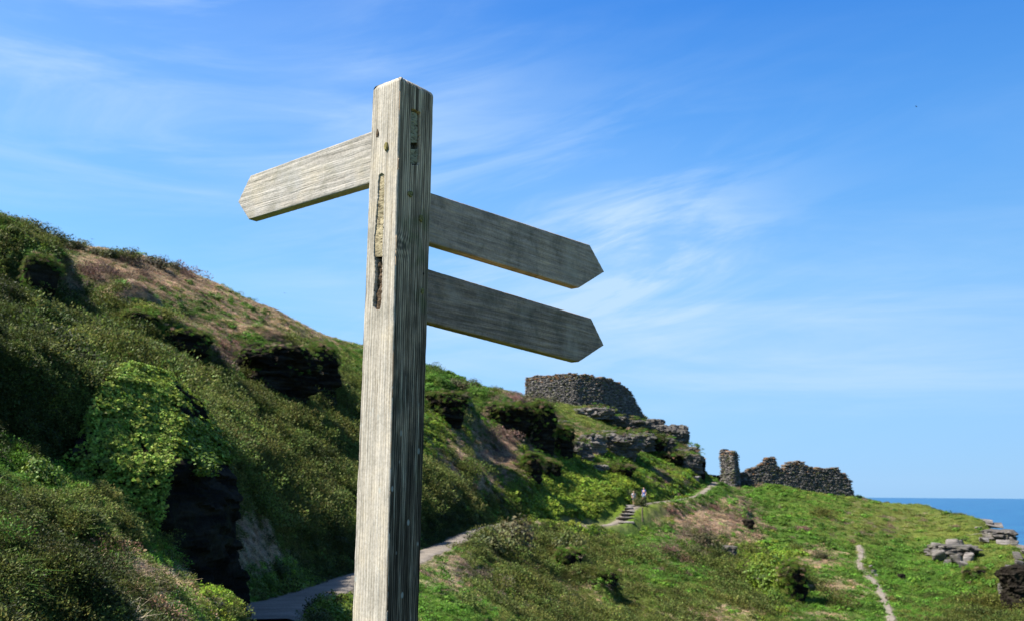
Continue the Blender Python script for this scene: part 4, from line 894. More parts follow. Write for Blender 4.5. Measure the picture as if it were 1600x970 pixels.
block_outcrop('cluster of square grey blocks standing in the grass near the right edge', [(1464, 852, 18, 13), (1489, 848, 22, 18), (1511, 854, 18, 14), (1500, 846, 14, 12), (1468, 866, 20, 22), (1484, 860, 14, 12), (1514, 868, 16, 18), (1496, 872, 22, 22), (1480, 876, 12, 12), (1506, 880, 14, 12), (1472, 856, 12, 10), (1520, 862, 10, 12), (1490, 862, 16, 10)], M_rocklight)
block_outcrop('stacked pale slabs on the cliff edge against the sea', [(1546, 812, 36, 9), (1536, 809, 26, 5), (1560, 816, 16, 8), (1576, 820, 16, 8), (1578, 828, 20, 9), (1571, 838, 24, 10), (1568, 846, 20, 8), (1548, 836, 14, 14), (1538, 842, 14, 12), (1584, 842, 10, 16), (1597, 853, 18, 9), (1604, 862, 14, 10), (1529, 824, 10, 5)], M_rocklight)
block_outcrop('broken ledges along the cliff at the right edge', [(1592, 866, 14, 14), (1580, 888, 16, 12), (1572, 900, 14, 12), (1566, 914, 14, 12), (1570, 926, 18, 12), (1586, 896, 12, 12), (1594, 880, 14, 14)], M_rock)
block_outcrop('ragged grey stones on top of the black shaded crag', [(1232, 876, 9, 7), (1237, 883, 10, 8), (1243, 890, 9, 8), (1228, 904, 8, 6), (1250, 896, 8, 9)], M_rocklight)
block_outcrop('short line of pale stones above the side path', [(1360, 884, 7, 6), (1365, 892, 8, 7), (1369, 898, 6, 5)], M_rocklight)

# the big ivy covered rock at lower left
def ivy_rock():
    lv = [(-2.9, [(88, 10.7), (236, 10.9), (392, 14.3), (330, 19), (60, 15)]), (-1.1, [(98, 10.7), (240, 11.0), (388, 14.3), (330, 19), (70, 15)]),
          (-0.2, [(104, 10.9), (256, 11.15), (378, 14.3), (320, 19), (80, 15)]), (0.32, [(108, 11.2), (270, 11.45), (352, 14.3), (300, 19), (90, 15.5)]),
          (0.42, [(112, 11.3), (266, 11.7), (346, 14.6), (300, 19), (90, 15.5)]), (0.95, [(125, 11.6), (262, 12.6), (322, 15.2), (285, 19), (100, 16)]),
          (1.40, [(150, 12.3), (258, 13.4), (298, 16.0), (270, 19.5), (130, 17)]), (1.75, [(180, 13.6), (245, 14.6), (275, 17), (255, 20), (170, 18)]), (1.95, [(205, 15.5), (232, 16), (245, 17.5), (235, 18.5), (205, 18)])]
    zs = np.array([l[0] for l in lv]); C5 = []
    for z_, cs in lv: C5.append([(r * math.sin(ray_ae(px, 800)[0]), r * math.cos(ray_ae(px, 800)[0])) for px, r in cs])
    C5 = np.array(C5); nz_ = 150; nper = [90, 100, 30, 40, 30]
    zz = np.linspace(-2.9, 1.95, nz_); Cz = np.stack([np.stack([np.interp(zz, zs, C5[:, i, k]) for k in range(2)], -1) for i in range(5)], 1)
    rings = []; nrms = []; side = []
    for i in range(5):
        A, B = Cz[:, i], Cz[:, (i + 1) % 5]; u = np.linspace(0, 1, nper[i] + 1)[:-1]
        P = A[:, None] + (B - A)[:, None] * u[None, :, None]; d = (B - A) / np.linalg.norm(B - A, axis=1)[:, None]; n = np.stack([d[:, 1], -d[:, 0]], -1)
        cen = Cz.mean(1); flip = np.sign(((P.mean(1) - cen) * n).sum(-1)); n = n * flip[:, None]
        rings.append(P); nrms.append(np.repeat(n[:, None], nper[i], 1)); side += [i] * nper[i]
    P = np.concatenate(rings, 1); n = np.concatenate(nrms, 1); m = P.shape[1]
    for _ in range(5): n = n + 0.5 * (np.roll(n, 1, 1) + np.roll(n, -1, 1)); n /= np.linalg.norm(n, axis=-1, keepdims=True)
    P3 = np.concatenate([P, np.broadcast_to(zz[:, None, None], P.shape[:2] + (1,))], -1); n3 = np.concatenate([n, 0 * n[..., :1]], -1)
    lay = np.floor((P3[..., 2] + 0.10 * P3[..., 1] + 0.05 * fbm(P3, 0.8, 2, 3)) / 0.11)
    off = fbm(np.stack([lay * 2.7, P3[..., 0] * 0.9, P3[..., 1] * 0.9], -1), 1, 3)
    dk = np.array([0.35, 1.0, 1.0, 0.5, 0.5])[np.array(side)][None, :]
    edge_top = np.clip((1.95 - P3[..., 2]) / 0.3, 0, 1)
    P3 = P3 + n3 * ((0.16 * off * dk + 0.28 * fbm(P3, 1.4, 3, 12) + 0.10 * fbm(P3, 0.3, 3, 15)) * edge_top)[..., None]
    P3[..., 2] += EYE[2]
    V_ = np.vstack([P3.reshape(-1, 3), P3[-1].mean(0)]); Fq = [tuple(f) for f in grid_faces(nz_, m, True)]; top = (nz_ - 1) * m
    Fq += [(top + i, top + (i + 1) % m, nz_ * m) for i in range(m)]
    org = (float(P3[0, :, 0].mean()), float(P3[0, :, 1].mean()), 0)
    o = mesh_obj('rock_outcrop', V_ - np.array(org), Fq, M_rockshade); o.location = org; tag(o, 'large near rock with a black shaded face and ivy over its left side', 'rock', g_cl)
    return P3, n3, np.array(side)
IP, IN, IS = ivy_rock()
# ivy over it
for _ in range(3):
    Vl, Fl, k = [], [], 0
    for j in range(9):
        a = RNG.uniform(0, 2 * PI); c0 = np.array([math.cos(a), math.sin(a), 0]) * RNG.uniform(0, 0.9); c0[2] = RNG.uniform(0.1, 0.5)
        nn = np.array([math.cos(a) * .5, math.sin(a) * .5, 0.7]) + RNG.normal(size=3) * 0.35; nn /= np.linalg.norm(nn); t1 = np.cross(nn, RNG.normal(size=3)); t1 /= np.linalg.norm(t1); t2 = np.cross(nn, t1)
        s = RNG.uniform(0.38, 0.62)
        for aa, rr_ in ((0, 1.0), (0.9, 0.62), (1.9, 0.8), (PI, 0.35), (-1.9, 0.8), (-0.9, 0.62)): Vl.append(c0 + (t1 * math.cos(aa) + t2 * math.sin(aa)) * s * rr_)
        Fl.append(tuple(range(k, k + 6))); k += 6
    TM.setdefault('ivy', []).append(tmpl_mesh('plant_ivy', np.array(Vl), Fl, rvar(9, 0.5, 1.6, 0.1)))
nzr, mr_ = IP.shape[:2]
kk = RNG.integers(0, nzr * mr_, 60000); P0 = IP.reshape(-1, 3)[kk]; n0 = IN.reshape(-1, 3)[kk]; sd_ = IS[kk % mr_]
ppx, ppy = project(P0); hgt_ = P0[:, 2] - EYE[2]
dens = np.where(sd_ == 0, np.clip((hgt_ + 1.2) / 2.3, 0.0, 1) ** 1.4, 0.0)
dens = np.where((sd_ == 1) & (hgt_ > 0.40) & (hgt_ < 1.0), 0.8, dens); dens = np.where((sd_ == 1) & (hgt_ > 1.0), 0.06, dens)
dens *= np.clip(1.4 * (fbm(P0, 0.45, 3, 6.0) + 0.62), 0, 1)
dens *= np.where(sd_ == 0, np.clip((ppx - 95 + 12 * fbm(P0, .5, 2, 1)) / 25, 0, 1) * np.clip((282 - ppx + 20 * fbm(P0, .5, 2, 9)) / 18, 0, 1), 1)
sel = RNG.uniform(0, 1, len(kk)) < dens; P0, n0, hgt_ = P0[sel][:8000], n0[sel][:8000], hgt_[sel][:8000]
nsl = n0 * 0.9; nsl[:, 0] -= 0.35; nsl[:, 2] = 0.75; nsl /= np.linalg.norm(nsl, axis=1)[:, None]
P0 = P0 + n0 * RNG.uniform(0.0, 0.09, (len(P0), 1))
ivc = np.array([0.185, 0.245, 0.034]) * RNG.uniform(0.55, 1.35, (len(P0), 1)) * (1 + RNG.uniform(-.12, .12, (len(P0), 3)))
scatter('ivy', 'ivy', P0, nsl, RNG.uniform(0.034, 0.062, len(P0)), ivc, 'glossy yellow green ivy hanging over the near rock at lower left', 'ivy', 1.0, 0.8)

# turf and scrub on the tops of the crags
tp, tn, tr = [], [], []
for o in CR:
    r = math.hypot(o.location.x, o.location.y); wp = o.dimensions.x * F / r; hp = o.dimensions.z * F / r
    if wp < 27 or o in BARE or ('skyline' in o['label'] and o.data.materials[0] is not M_rockshade and o.location.y > 128): continue
    me = o.data; M = Matrix.LocRotScale(o.location, o.rotation_euler, o.scale); M3 = o.rotation_euler.to_matrix()
    co = np.array([M @ v.co for v in me.vertices]); no = np.array([M3 @ v.normal for v in me.vertices]); z0, z1 = co[:, 2].min(), co[:, 2].max()
    hf = (co[:, 2] - z0) / (z1 - z0); toward = -(co[:, :2] * no[:, :2]).sum(1) / r
    d_ = np.clip(no[:, 2] * 1.6 - 0.2, 0, 1) * (hf > 0.5) + np.clip(-no[:, 0] * 1.5 - 0.15, 0, 1) + 0.25 * (hf > 0.8)
    d_ += 0.35 * np.clip(fbm(co, 0.02 * r, 2, 3.0) * 3 - 0.2, 0, 1)
    if o.data.materials[0] is not M_rockshade: d_ = np.clip(no[:, 2] * 2 - 1.0, 0, 1) * (hf > 0.6) + 1e-5
    n_ = int(min(900, (0.30 if o.data.materials[0] is M_rockshade else 0.05) * wp * hp)); k = RNG.choice(len(co), n_, p=d_ / d_.sum()); tp.append(co[k] + RNG.normal(size=(n_, 3)) * 0.0022 * r); tn.append(no[k]); tr.append(np.full(n_, r))
tp = np.vstack(tp); tn = np.vstack(tn); tr = np.concatenate(tr); n = len(tp); kd = RNG.choice([ki['G'], ki['B'], ki['O'], ki['P'], ki['Y']], n, p=[.36, .10, .40, .02, .12])
tn[:, 2] += 0.5; tn /= np.linalg.norm(tn, axis=1)[:, None]
scatter('scrub', 'scrub', tp, tn, 0.0046 * tr * RNG.uniform(0.6, 1.4, n), colour(kd, n, tp) * 1.2, 'tufts of heath growing on the tops of the dark crags', 'scrub', 0.7, 0.8)

# ------------------------------------------------------------------ ruined castle
def stone_boxes(C, half, T, Nn, seed):
    n = len(C); rg = np.random.default_rng(seed); cr = np.array([[-1, -1, -1], [1, -1, -1], [1, 1, -1], [-1, 1, -1], [-1, -1, 1], [1, -1, 1], [1, 1, 1], [-1, 1, 1]])
    sg = cr[None] * (1 + rg.uniform(-.22, .12, (n, 8, 3))) * half[:, None]
    an = rg.normal(0, 0.09, n); z = np.array([0, 0, 1.0]); T2 = T * np.cos(an)[:, None] + z * np.sin(an)[:, None]; Z2 = -T * np.sin(an)[:, None] + z * np.cos(an)[:, None]
    V_ = C[:, None] + sg[..., 0:1] * T2[:, None] + sg[..., 1:2] * Nn[:, None] + sg[..., 2:3] * Z2[:, None]
    f = np.array([[0, 3, 2, 1], [4, 5, 6, 7], [0, 1, 5, 4], [1, 2, 6, 5], [2, 3, 7, 6], [3, 0, 4, 7]]); Fq = (np.arange(n)[:, None, None] * 8 + f[None]).reshape(-1, 4)
    return V_.reshape(-1, 3), Fq
def ruin(name, label, cat, top, base, rr, thick, seed, stone=(0.34, 0.11), holes=(), rust=0.5, tone=0.95):
    """top / base: outline in the picture; rr: (px, distance) along the wall"""
    top, base, rr = np.array(top, float), np.array(base, float), np.array(rr, float); rg = np.random.default_rng(seed)
    px = np.arange(max(top[0, 0], base[0, 0]), min(top[-1, 0], base[-1, 0]) + 0.1, 1.0)
    r = np.interp(px, rr[:, 0], rr[:, 1]); pyt = np.interp(px, top[:, 0], top[:, 1]) + 1.3 * rg.normal(size=len(px)) * 0.6; pyb = np.interp(px, base[:, 0], base[:, 1]) + 6
    Tp = np.array([pt(a, b_, c_) for a, b_, c_ in zip(px, pyt, r)]); Bp = np.array([pt(a, b_, c_) for a, b_, c_ in zip(px, pyb, r)])
    Bp[:, 2] = np.minimum(Bp[:, 2], hgt(Bp[:, 0], Bp[:, 1]) - 0.3); org = Bp[len(Bp) // 2].copy(); root = empty(name, org); tag(root, label, cat, 'ruined castle walls')
    T_ = np.gradient(Tp[:, :2], axis=0); T_ /= np.linalg.norm(T_, axis=1)[:, None]; T_ = np.c_[T_, 0 * T_[:, 0]]; Nb = np.c_[-T_[:, 1], T_[:, 0], 0 * T_[:, 0]]
    Nb *= np.sign((Nb * Tp).sum(1))[:, None]       # away from the lane
    # core with gaps for the loops
    nzc = 14; Vc, Fc = [], []
    for i in range(len(px) - 1):
        for j in range(nzc):
            f0, f1 = j / nzc, (j + 1) / nzc; mid = (pyb[i] + (pyt[i] - pyb[i]) * (f0 + f1) / 2)
            if any(abs(px[i] - h[0]) < h[2] and abs(mid - h[1]) < h[3] for h in holes): continue
            k = len(Vc)
            for q in (i, i + 1):
                for f in (f0, f1):
                    p = Tp[q] * 1.0; p[2] = Bp[q][2] + (Tp[q][2] - 0.12 - Bp[q][2]) * f
                    Vc += [tuple(p + Nb[q] * 0.12 - org), tuple(p + Nb[q] * (thick - 0.12) - org)]
            Fc += [(k, k + 2, k + 6, k + 4), (k + 1, k + 5, k + 7, k + 3), (k, k + 4, k + 5, k + 1), (k + 2, k + 3, k + 7, k + 6), (k, k + 1, k + 3, k + 2), (k + 4, k + 6, k + 7, k + 5)]
    mesh_obj('wall_core', Vc, Fc, M_core, root)
    d = np.r_[0, np.cumsum(np.linalg.norm(np.diff(Tp[:, :2], axis=0), axis=1))]; Cs, Hs, Ts, Ns, Co = [], [], [], [], []
    zmin = Bp[:, 2].min(); z = zmin
    while z < Tp[:, 2].max() + 0.1:
        hh = stone[1] * rg.uniform(0.7, 1.4); s = -rg.uniform(0, .3)
        while s < d[-1]:
            ln = stone[0] * rg.uniform(0.45, 1.6); sm = s + ln / 2; s += ln
            tz, bz = np.interp(sm, d, Tp[:, 2]), np.interp(sm, d, Bp[:, 2])
            if z > tz + rg.uniform(-0.10, 0.12) or z < bz - 0.1: continue
            x = np.array([np.interp(sm, d, Tp[:, k]) for k in range(3)]); x[2] = z + 0.25 * stone[1] * rg.normal(); t_ = np.array([np.interp(sm, d, T_[:, k]) for k in range(3)]); n_ = np.array([np.interp(sm, d, Nb[:, k]) for k in range(3)])
            q = project(x)
            if any(abs(q[0] - h[0]) < h[2] and abs(q[1] - h[1]) < h[3] for h in holes): continue
            topness = 1 - min(1, (tz - z) / 1.1)
            for face in (0, 1, 2):
                if face == 2 and topness < 0.55: continue
                off = (0.10 + rg.uniform(-.10, .06)) if face == 0 else (thick - 0.1 if face == 1 else thick / 2)
                Cs.append(x + n_ * off + np.array([0, 0, hh * .3 * (face == 2)])); Hs.append([ln * .5 * 0.93, 0.26 if face < 2 else thick * .42, hh * .5 * 0.9]); Ts.append(t_); Ns.append(n_)
                v = rg.choice([0.55, 0.8, 1.0, 1.35, 1.8], p=[.2, .25, .3, .15, .1]); c_ = np.array([0.135, 0.123, 0.111]) * v
                if rg.uniform() < rust * topness: c_ = np.array([0.17, 0.098, 0.052]) * rg.uniform(.7, 1.2)
                elif rg.uniform() < 0.14: c_ = np.array([0.11, 0.115, 0.055]) * rg.uniform(.6, 1.2)
                Co.append(c_ * tone)
        z += hh
    V_, Fq = stone_boxes(np.array(Cs), np.array(Hs), np.array(Ts), np.array(Ns), seed)
    o = mesh_obj('stones', V_ - org, Fq, M_stone, root); at = o.data.attributes.new('var', 'FLOAT_COLOR', 'FACE')
    C4 = np.concatenate([np.array(Co), np.ones((len(Co), 1))], 1); at.data.foreach_set('color', np.repeat(C4, 6, 0).ravel().astype(np.float32)); tag(o, kind='stuff')
    return root
ruin('ruined_wall', 'long curved ruined stone wall crowning the green mound, orange lichen on its top', 'castle wall',
     [(822, 591), (840, 587), (870, 585), (895, 582), (905, 584), (930, 587), (955, 592), (972, 600), (985, 612), (995, 630), (1003, 645), (1013, 657)],
     [(822, 610), (850, 611), (880, 616), (905, 622), (930, 630), (960, 638), (985, 645), (1013, 662)],
     [(822, 131), (860, 129), (900, 128), (940, 129), (975, 132), (1000, 137), (1013, 141)], 1.3, 21, holes=((883, 600, 1.6, 3), (937, 603, 1.6, 3), (953, 604, 1.2, 2.2)))
ruin('ruined_tower', 'lone upright stub of masonry beside the gate gap with a horned broken top', 'castle wall',
     [(1125, 702), (1129, 700), (1132, 705), (1137, 710), (1141, 711), (1145, 705), (1149, 704), (1151, 716), (1153, 730), (1156, 741)], [(1125, 746), (1156, 746)],
     [(1125, 131), (1146, 130), (1156, 133)], 1.5, 22, rust=0.2)
ruin('ruined_wall', 'lower ruined wall with two broken humps on the ridge right of the tower stub', 'castle wall',
     [(1157, 739), (1170, 733), (1185, 727), (1192, 722), (1198, 716), (1205, 714), (1212, 714), (1214, 726), (1222, 732), (1229, 727), (1232, 722), (1245, 720), (1256, 720), (1260, 727), (1275, 731), (1292, 731), (1300, 730), (1311, 730), (1313, 736), (1322, 742), (1330, 752), (1332, 766)],
     [(1157, 748), (1200, 752), (1260, 758), (1300, 763), (1332, 772)], [(1157, 133), (1200, 134), (1260, 136), (1332, 139)], 1.4, 23, rust=0.3, tone=0.85)
ruin('ruined_wall', 'very low dark wall closing the gap beneath the tower stub', 'castle wall',
     [(1090, 743), (1110, 741), (1128, 743), (1145, 742)], [(1090, 760), (1145, 760)], [(1090, 133), (1145, 134)], 1.0, 24, rust=0.1, tone=0.45)

# ------------------------------------------------------------------ stone steps
st = [(1000, 781, 0), (972, 1016, 790)]
step_px = [(965, 992, 817), (964, 992, 810.5), (967, 991, 804.5), (971, 991, 799.5), (973, 992, 795), (976, 993, 791)]
b0 = hit(978, 818, 75, 100); steps = empty('stone_steps', b0); tag(steps, 'flight of worn pale stone steps climbing the bank where two walkers stand', 'steps')
for i, (xa, xb, y) in enumerate(step_px):
    A, B = hit(xa, y, 75, 105), hit(xb, y, 75, 105); c_ = (A + B) / 2; wd_ = np.linalg.norm((B - A)[:2]); me = chunk(wd_ * 1.05, 1.15, 0.26, 500 + i)
    me.materials.append(M_rocklight); o = bpy.data.objects.new('step', me); COL.objects.link(o); o.parent = steps
    o.location = [float(c_[k] - b0[k]) for k in range(2)] + [float(max(A[2], B[2]) - b0[2] + 0.07)]; o.rotation_euler = (0.03, 0, -math.atan2(c_[0], c_[1]) + 0.15 + RNG.uniform(-.08, .08))

# ------------------------------------------------------------------ bushes one can tell apart
BUSH = {}
def bush_mesh(kind, mat, seed):
    V_, Fq = leaves(2100, 0.5, 0.9, 0.036, lumps=11, shell=0.5); o = tmpl_mesh('foliage', V_, Fq, rvar(len(Fq), 0.45, 1.6, 0.12), mat); return o.data
def stems_mesh():
    V_, Fs = [], []
    for i in range(7):
        a = RNG.uniform(0, 2 * PI); tip = np.array([math.cos(a) * RNG.uniform(.10, .24), math.sin(a) * RNG.uniform(.10, .24), RNG.uniform(.2, .34)]); k = len(V_)
        for q in (0, 0.5, 1):
            c_ = tip * np.array([q ** 1.3, q ** 1.3, q]) + np.array([0, 0, -0.05]); w_ = 0.018 * (1.1 - q)
            V_ += [tuple(c_ + np.array([w_ * math.cos(t_), w_ * math.sin(t_), 0])) for t_ in (0, 2.09, 4.19)]
        for s in range(2):
            for j in range(3): Fs.append((k + 3 * s + j, k + 3 * s + (j + 1) % 3, k + 3 * s + 3 + (j + 1) % 3, k + 3 * s + 3 + j))
    me = bpy.data.meshes.new('branches'); me.from_pydata(V_, [], Fs); me.materials.append(M_twig); return me
for k_, m_ in (('gorse', M_gorse), ('heather', M_heather), ('bright', M_bright)): BUSH[k_] = [bush_mesh(k_, m_, i) for i in range(2)]
STEMS = stems_mesh()
def bush(px, py, wpx, hpx, kind, label, name='gorse_bush', r=(3, 170), group=None, deep=1.0):
    p = hit(px, py, *r) if isinstance(r, tuple) else pt(px, py, r); rr = math.hypot(p[0], p[1]); a, h = wpx * rr / F, hpx * rr / F
    root = empty(name, (p[0], p[1], p[2] - 0.08 * h), RNG.uniform(0, 6)); tag(root, label, 'bush', group)
    for nm, me in (('foliage', BUSH[kind][int(px) % 2]), ('branches', STEMS)):
        o = bpy.data.objects.new(nm, me); COL.objects.link(o); o.parent = root; o.scale = (a * 1.05, a * deep, h * 1.9)
gs = 'wind trimmed bushes along the skyline'
for px, py, w_, h_, k_, lb in ((14, 352, 46, 22, 'gorse', 'dark wind trimmed bush on the skyline, first from the left edge'), (50, 366, 48, 22, 'gorse', 'low dark bush on the skyline, second from the left edge'), (84, 378, 44, 22, 'gorse', 'dark rounded bush on the skyline, third from the left edge'),
                               (122, 390, 40, 18, 'heather', 'brownish bush on the skyline, fourth from the left edge'), (152, 398, 30, 16, 'heather', 'small brownish bush on the skyline, fifth from the left edge'), (176, 402, 46, 20, 'gorse', 'rounded green bush on the skyline left of the arrow tip'),
                               (206, 406, 34, 18, 'gorse', 'small green bush on the skyline between the rounded bush and the reddish one'), (240, 414, 42, 22, 'heather', 'reddish brown bush on the skyline, second from the right of the row'), (268, 420, 26, 17, 'heather', 'last bush on the skyline row, small and reddish')):
    bush(px, py + 2, w_ * 1.1, h_ * 1.0, k_, lb, r=(48, 80), group=gs)
bush(792, 856, 84, 56, 'heather', 'tall brown green bush hiding the bend of the path right of the post', deep=1.0, r=(45, 75))
bush(768, 862, 64, 42, 'gorse', 'olive bush leaning against the tall brown bush by the path bend', r=(45, 75))
bush(880, 862, 52, 34, 'gorse', 'olive bush with a dark hollow beneath it below the path', r=(50, 90))
bush(877, 850, 24, 18, 'bright', 'small bright green bush on top of the dark hollow below the path', 'leafy_bush', r=(50, 90))
bush(1216, 926, 66, 46, 'bright', 'yellow green leafy mound beside the black shaded crag', 'leafy_bush', r=(70, 100))
bush(1213, 940, 34, 22, 'bright', 'small yellow green bush at the foot of the black crag', 'leafy_bush', r=(70, 100))
bush(36, 412, 44, 34, 'bright', 'bright green bush in sun above the dark rock at far left', 'leafy_bush', r=(18, 36))
bush(306, 736, 84, 34, 'bright', 'green cushion of leaves on the ledge over the black rock face', 'leafy_bush', r=12.4)
bush(55, 760, 70, 44, 'bright', 'fresh green bush low at the left edge beside the ivy rock', 'leafy_bush', r=(4, 12))
bush(715, 605, 40, 16, 'heather', 'brown heather bush on the crest just right of the post', r=(80, 110))
bush(835, 636, 46, 22, 'heather', 'brown heather clump on the ledge left of the round wall', r=(85, 120))
bush(1002, 790, 20, 18, 'gorse', 'dark bush behind the two walkers', r=(92, 112)); bush(985, 778, 26, 14, 'gorse', 'dark bush above the top of the steps', r=(92, 112))
bush(1100, 850, 46, 22, 'heather', 'brown bush with a dark base on the right hand slope', r=(70, 110)); bush(1085, 866, 24, 14, 'gorse', 'small dark bush below the brown one on the right hand slope', r=(70, 110))
bush(1286, 872, 30, 12, 'heather', 'low rusty clump in the grass between the crag and the side path', r=(70, 110))
for px, py, w_, h_, k_, lb, rr_ in ((520, 972, 70, 38, 'bright', 'bright bush in the corner between the path and the post foot', (12, 24)), (497, 975, 40, 22, 'gorse', 'dark bush on the shady inner edge of the path', (12, 24)),
                                    (416, 918, 34, 20, 'bright', 'yellow green bush right of the black rock beside the path', (22, 32)), (430, 900, 40, 30, 'gorse', 'olive bush at the path edge left of the post', (18, 32)), (452, 898, 30, 20, 'bright', 'small fresh bush at the path edge left of the post', (18, 32))):
    bush(px, py, w_, h_, k_, lb, 'leafy_bush' if k_ == 'bright' else 'gorse_bush', r=rr_)

# ------------------------------------------------------------------ two walkers
def smat(nm, c): return simple_mat(nm, c, 0.8, 0.1, 30)
M_skin = smat('skin', (0.45, 0.27, 0.19)); M_white = smat('white_cloth', (0.42, 0.42, 0.46)); M_navy = smat('navy_cloth', (0.03, 0.035, 0.07)); M_blue = smat('blue_cloth', (0.04, 0.07, 0.27)); M_pale = smat('pale_denim', (0.25, 0.33, 0.52)); M_hair = smat('brown_hair', (0.07, 0.045, 0.03)); M_shoe = smat('dark_shoe', (0.03, 0.03, 0.03)); M_strap = smat('dark_pack', (0.05, 0.045, 0.06))
def skin(name, pts, edges, rad, mat, root, sub=1, par=None):
    me = bpy.data.meshes.new(name); me.from_pydata(pts, edges, []); o = bpy.data.objects.new(name, me); COL.objects.link(o); o.parent = root
    md = o.modifiers.new('skin', 'SKIN'); 
    if not me.skin_vertices: 
        bm = bmesh.new(); bm.from_mesh(me); bm.verts.layers.skin.verify(); bm.to_mesh(me); bm.free()
    for v, r in zip(me.skin_vertices[0].data, rad): v.radius = (r if hasattr(r, '__len__') else (r, r))
    me.skin_vertices[0].data[0].use_root = True
    if sub: sm = o.modifiers.new('sub', 'SUBSURF'); sm.levels = sub; sm.render_levels = sub
    me.materials.append(mat); return o
def person(p, yaw, H, top, bottom, label, pack=False, skirt=False, stride=0.22, armb=0.1):
    root = empty('person', p, yaw); tag(root, label, 'person', 'walkers at the top of the steps'); k = H / 1.72
    J = dict(pel=(0, 0, .95), wai=(0, 0, 1.08), che=(0, -.02, 1.30), nec=(0, 0, 1.45), hd0=(0, -.01, 1.54), hd1=(0, -.02, 1.64), hd2=(0, 0, 1.70),
             shl=(-.17, 0, 1.40), ell=(-.24, armb, 1.14), wrl=(-.22, -.12, .93), hal=(-.21, -.17, .86), shr=(.17, 0, 1.40), elr=(.25, .03, 1.13), wrr=(.24, -.10, .90), har=(.23, -.13, .82),
             hil=(-.09, 0, .90), knl=(-.10, -stride * .55, .50), anl=(-.10, -stride * .5, .09), tol=(-.10, -stride * .5 - .15, .03), hir=(.09, 0, .90), knr=(.10, stride * .25, .49), anr=(.10, stride * .9, .10), tor=(.10, stride * .9 - .14, .03))
    nm = list(J); ix = {a: i for i, a in enumerate(nm)}; pts = [tuple(c_ * k for c_ in J[a]) for a in nm]
    E = [('pel', 'wai'), ('wai', 'che'), ('che', 'nec'), ('nec', 'hd0'), ('hd0', 'hd1'), ('hd1', 'hd2'), ('che', 'shl'), ('shl', 'ell'), ('ell', 'wrl'), ('wrl', 'hal'), ('che', 'shr'), ('shr', 'elr'), ('elr', 'wrr'), ('wrr', 'har'),
         ('pel', 'hil'), ('hil', 'knl'), ('knl', 'anl'), ('anl', 'tol'), ('pel', 'hir'), ('hir', 'knr'), ('knr', 'anr'), ('anr', 'tor')]
    R = dict(pel=(.13, .10), wai=(.12, .09), che=(.14, .10), nec=.05, hd0=.07, hd1=.095, hd2=.075, shl=.055, ell=.042, wrl=.03, hal=.035, shr=.055, elr=.042, wrr=.03, har=.035, hil=.085, knl=.055, anl=.038, tol=.03, hir=.085, knr=.055, anr=.038, tor=.03)
    sr = lambda r, f=1.0, a=0.0: tuple(x * k * f + a for x in r) if hasattr(r, '__len__') else r * k * f + a
    skin('body', pts, [(ix[a], ix[b_]) for a, b_ in E], [sr(R[a]) for a in nm], M_skin, root)
    def sub(name, ks, es, mat, grow): skin(name, [tuple(c_ * k for c_ in J[a]) for a in ks], [(ks.index(a), ks.index(b_)) for a, b_ in es], [sr(R[a], 1.0, grow) for a in ks], mat, root)
    mids = {'ml': tuple((J['shl'][i] * .35 + J['ell'][i] * .65) for i in range(3)), 'mr': tuple((J['shr'][i] * .35 + J['elr'][i] * .65) for i in range(3))}
    J.update(mids); R['ml'] = R['mr'] = .048
    sub('shirt', ['wai', 'pel', 'che', 'shl', 'ml', 'shr', 'mr'], [('wai', 'pel'), ('wai', 'che'), ('che', 'shl'), ('shl', 'ml'), ('che', 'shr'), ('shr', 'mr')], top, .018)
    J['tl'] = tuple((J['hil'][i] * .4 + J['knl'][i] * .6) for i in range(3)); J['tr'] = tuple((J['hir'][i] * .4 + J['knr'][i] * .6) for i in range(3)); R['tl'] = R['tr'] = .085 if skirt else .075
    sub('shorts', ['pel', 'hil', 'tl', 'hir', 'tr'], [('pel', 'hil'), ('hil', 'tl'), ('pel', 'hir'), ('hir', 'tr')], bottom, .024)
    for s_ in ('l', 'r'): sub('shoe', ['an' + s_, 'to' + s_], [('an' + s_, 'to' + s_)], M_shoe, .014)
    J['c1'] = (0, .015, 1.655); J['c2'] = (0, .03, 1.60); R['c1'] = .098; R['c2'] = .09
    sub('hair', ['c1', 'c2'], [('c1', 'c2')], M_hair, .008)
    if pack: J['k1'] = (0, .19, 1.36); J['k2'] = (0, .19, 1.10); R['k1'] = (.13, .09); R['k2'] = (.13, .10); sub('backpack', ['k1', 'k2'], [('k1', 'k2')], M_strap, 0.0)
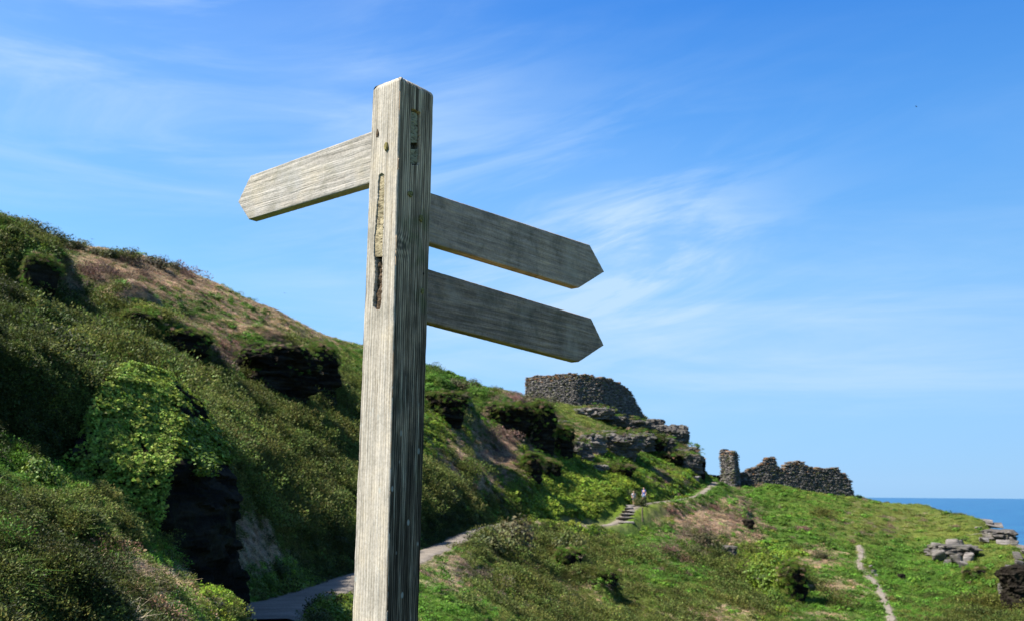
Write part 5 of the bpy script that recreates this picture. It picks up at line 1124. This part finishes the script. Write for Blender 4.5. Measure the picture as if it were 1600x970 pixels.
    return root
p1 = hit(990.5, 790, 85, 110); p2 = hit(1006.5, 786, 90, 115)
person(p1, -math.atan2(p1[0], p1[1]) + 0.3, 1.52, M_white, M_navy, 'walker in a white top and dark shorts standing on the top step')
person(p2, -math.atan2(p2[0], p2[1]) - 0.5, 1.68, M_blue, M_pale, 'walker in a blue top and pale shorts just right of the steps', skirt=True, pack=True, stride=0.3)
# short post beside the steps
q = hit(1004, 814, 78, 100); V_, Fq = crag_mesh(0.16, 0.16, 1.5, 3.3, M_twig, under=0.95, strata=0.4, rough=0.05, nu=14, nv=14); o = mesh_obj('fence_post', V_, Fq, M_twig); o.location = (q[0], q[1], q[2] - 0.2); tag(o, 'short brown wooden stake right of the stone steps', 'post')

# birds far up
M_bird = simple_mat('dark_feathers', (0.04, 0.04, 0.045))
def bird(px, py, r, span, label):
    p = pt(px, py, r); root = empty('bird', p, 0.7); tag(root, label, 'bird')
    L_b = 0.42 * span; u = np.linspace(0, 2 * PI, 9)[:-1]; V_ = []
    for q, w_ in ((-.5, .01), (-.3, .10), (0, .14), (.25, .10), (.38, .085), (.5, .01)): V_ += [(w_ * L_b * math.cos(a), q * L_b, w_ * L_b * math.sin(a)) for a in u]
    mesh_obj('body', V_, grid_faces(6, 8, True), M_bird, root)
    for s in (-1, 1):
        W_ = [(0, .12, 0), (.25, .14, .10), (.5, .02, .05), (.25, -.05, .10), (0, -.12, 0)]; W = [(s * x * span, y * span, z * span) for x, y, z in W_] + [(s * x * span, y * span, z * span - 0.02 * span) for x, y, z in W_]
        mesh_obj('wing', W, [(0, 1, 3, 4), (1, 2, 3), (5, 9, 8, 6), (6, 8, 7), (0, 5, 6, 1), (1, 6, 7, 2), (2, 7, 8, 3), (3, 8, 9, 4)], M_bird, root)
bird(1432, 167, 120, 0.55, 'tiny dark bird high in the blue sky at right'); bird(445, 458, 150, 0.5, 'tiny dark bird over the hill crest left of the post'); bird(144, 374, 90, .35, 'tiny dark bird just above the skyline bushes at far left')
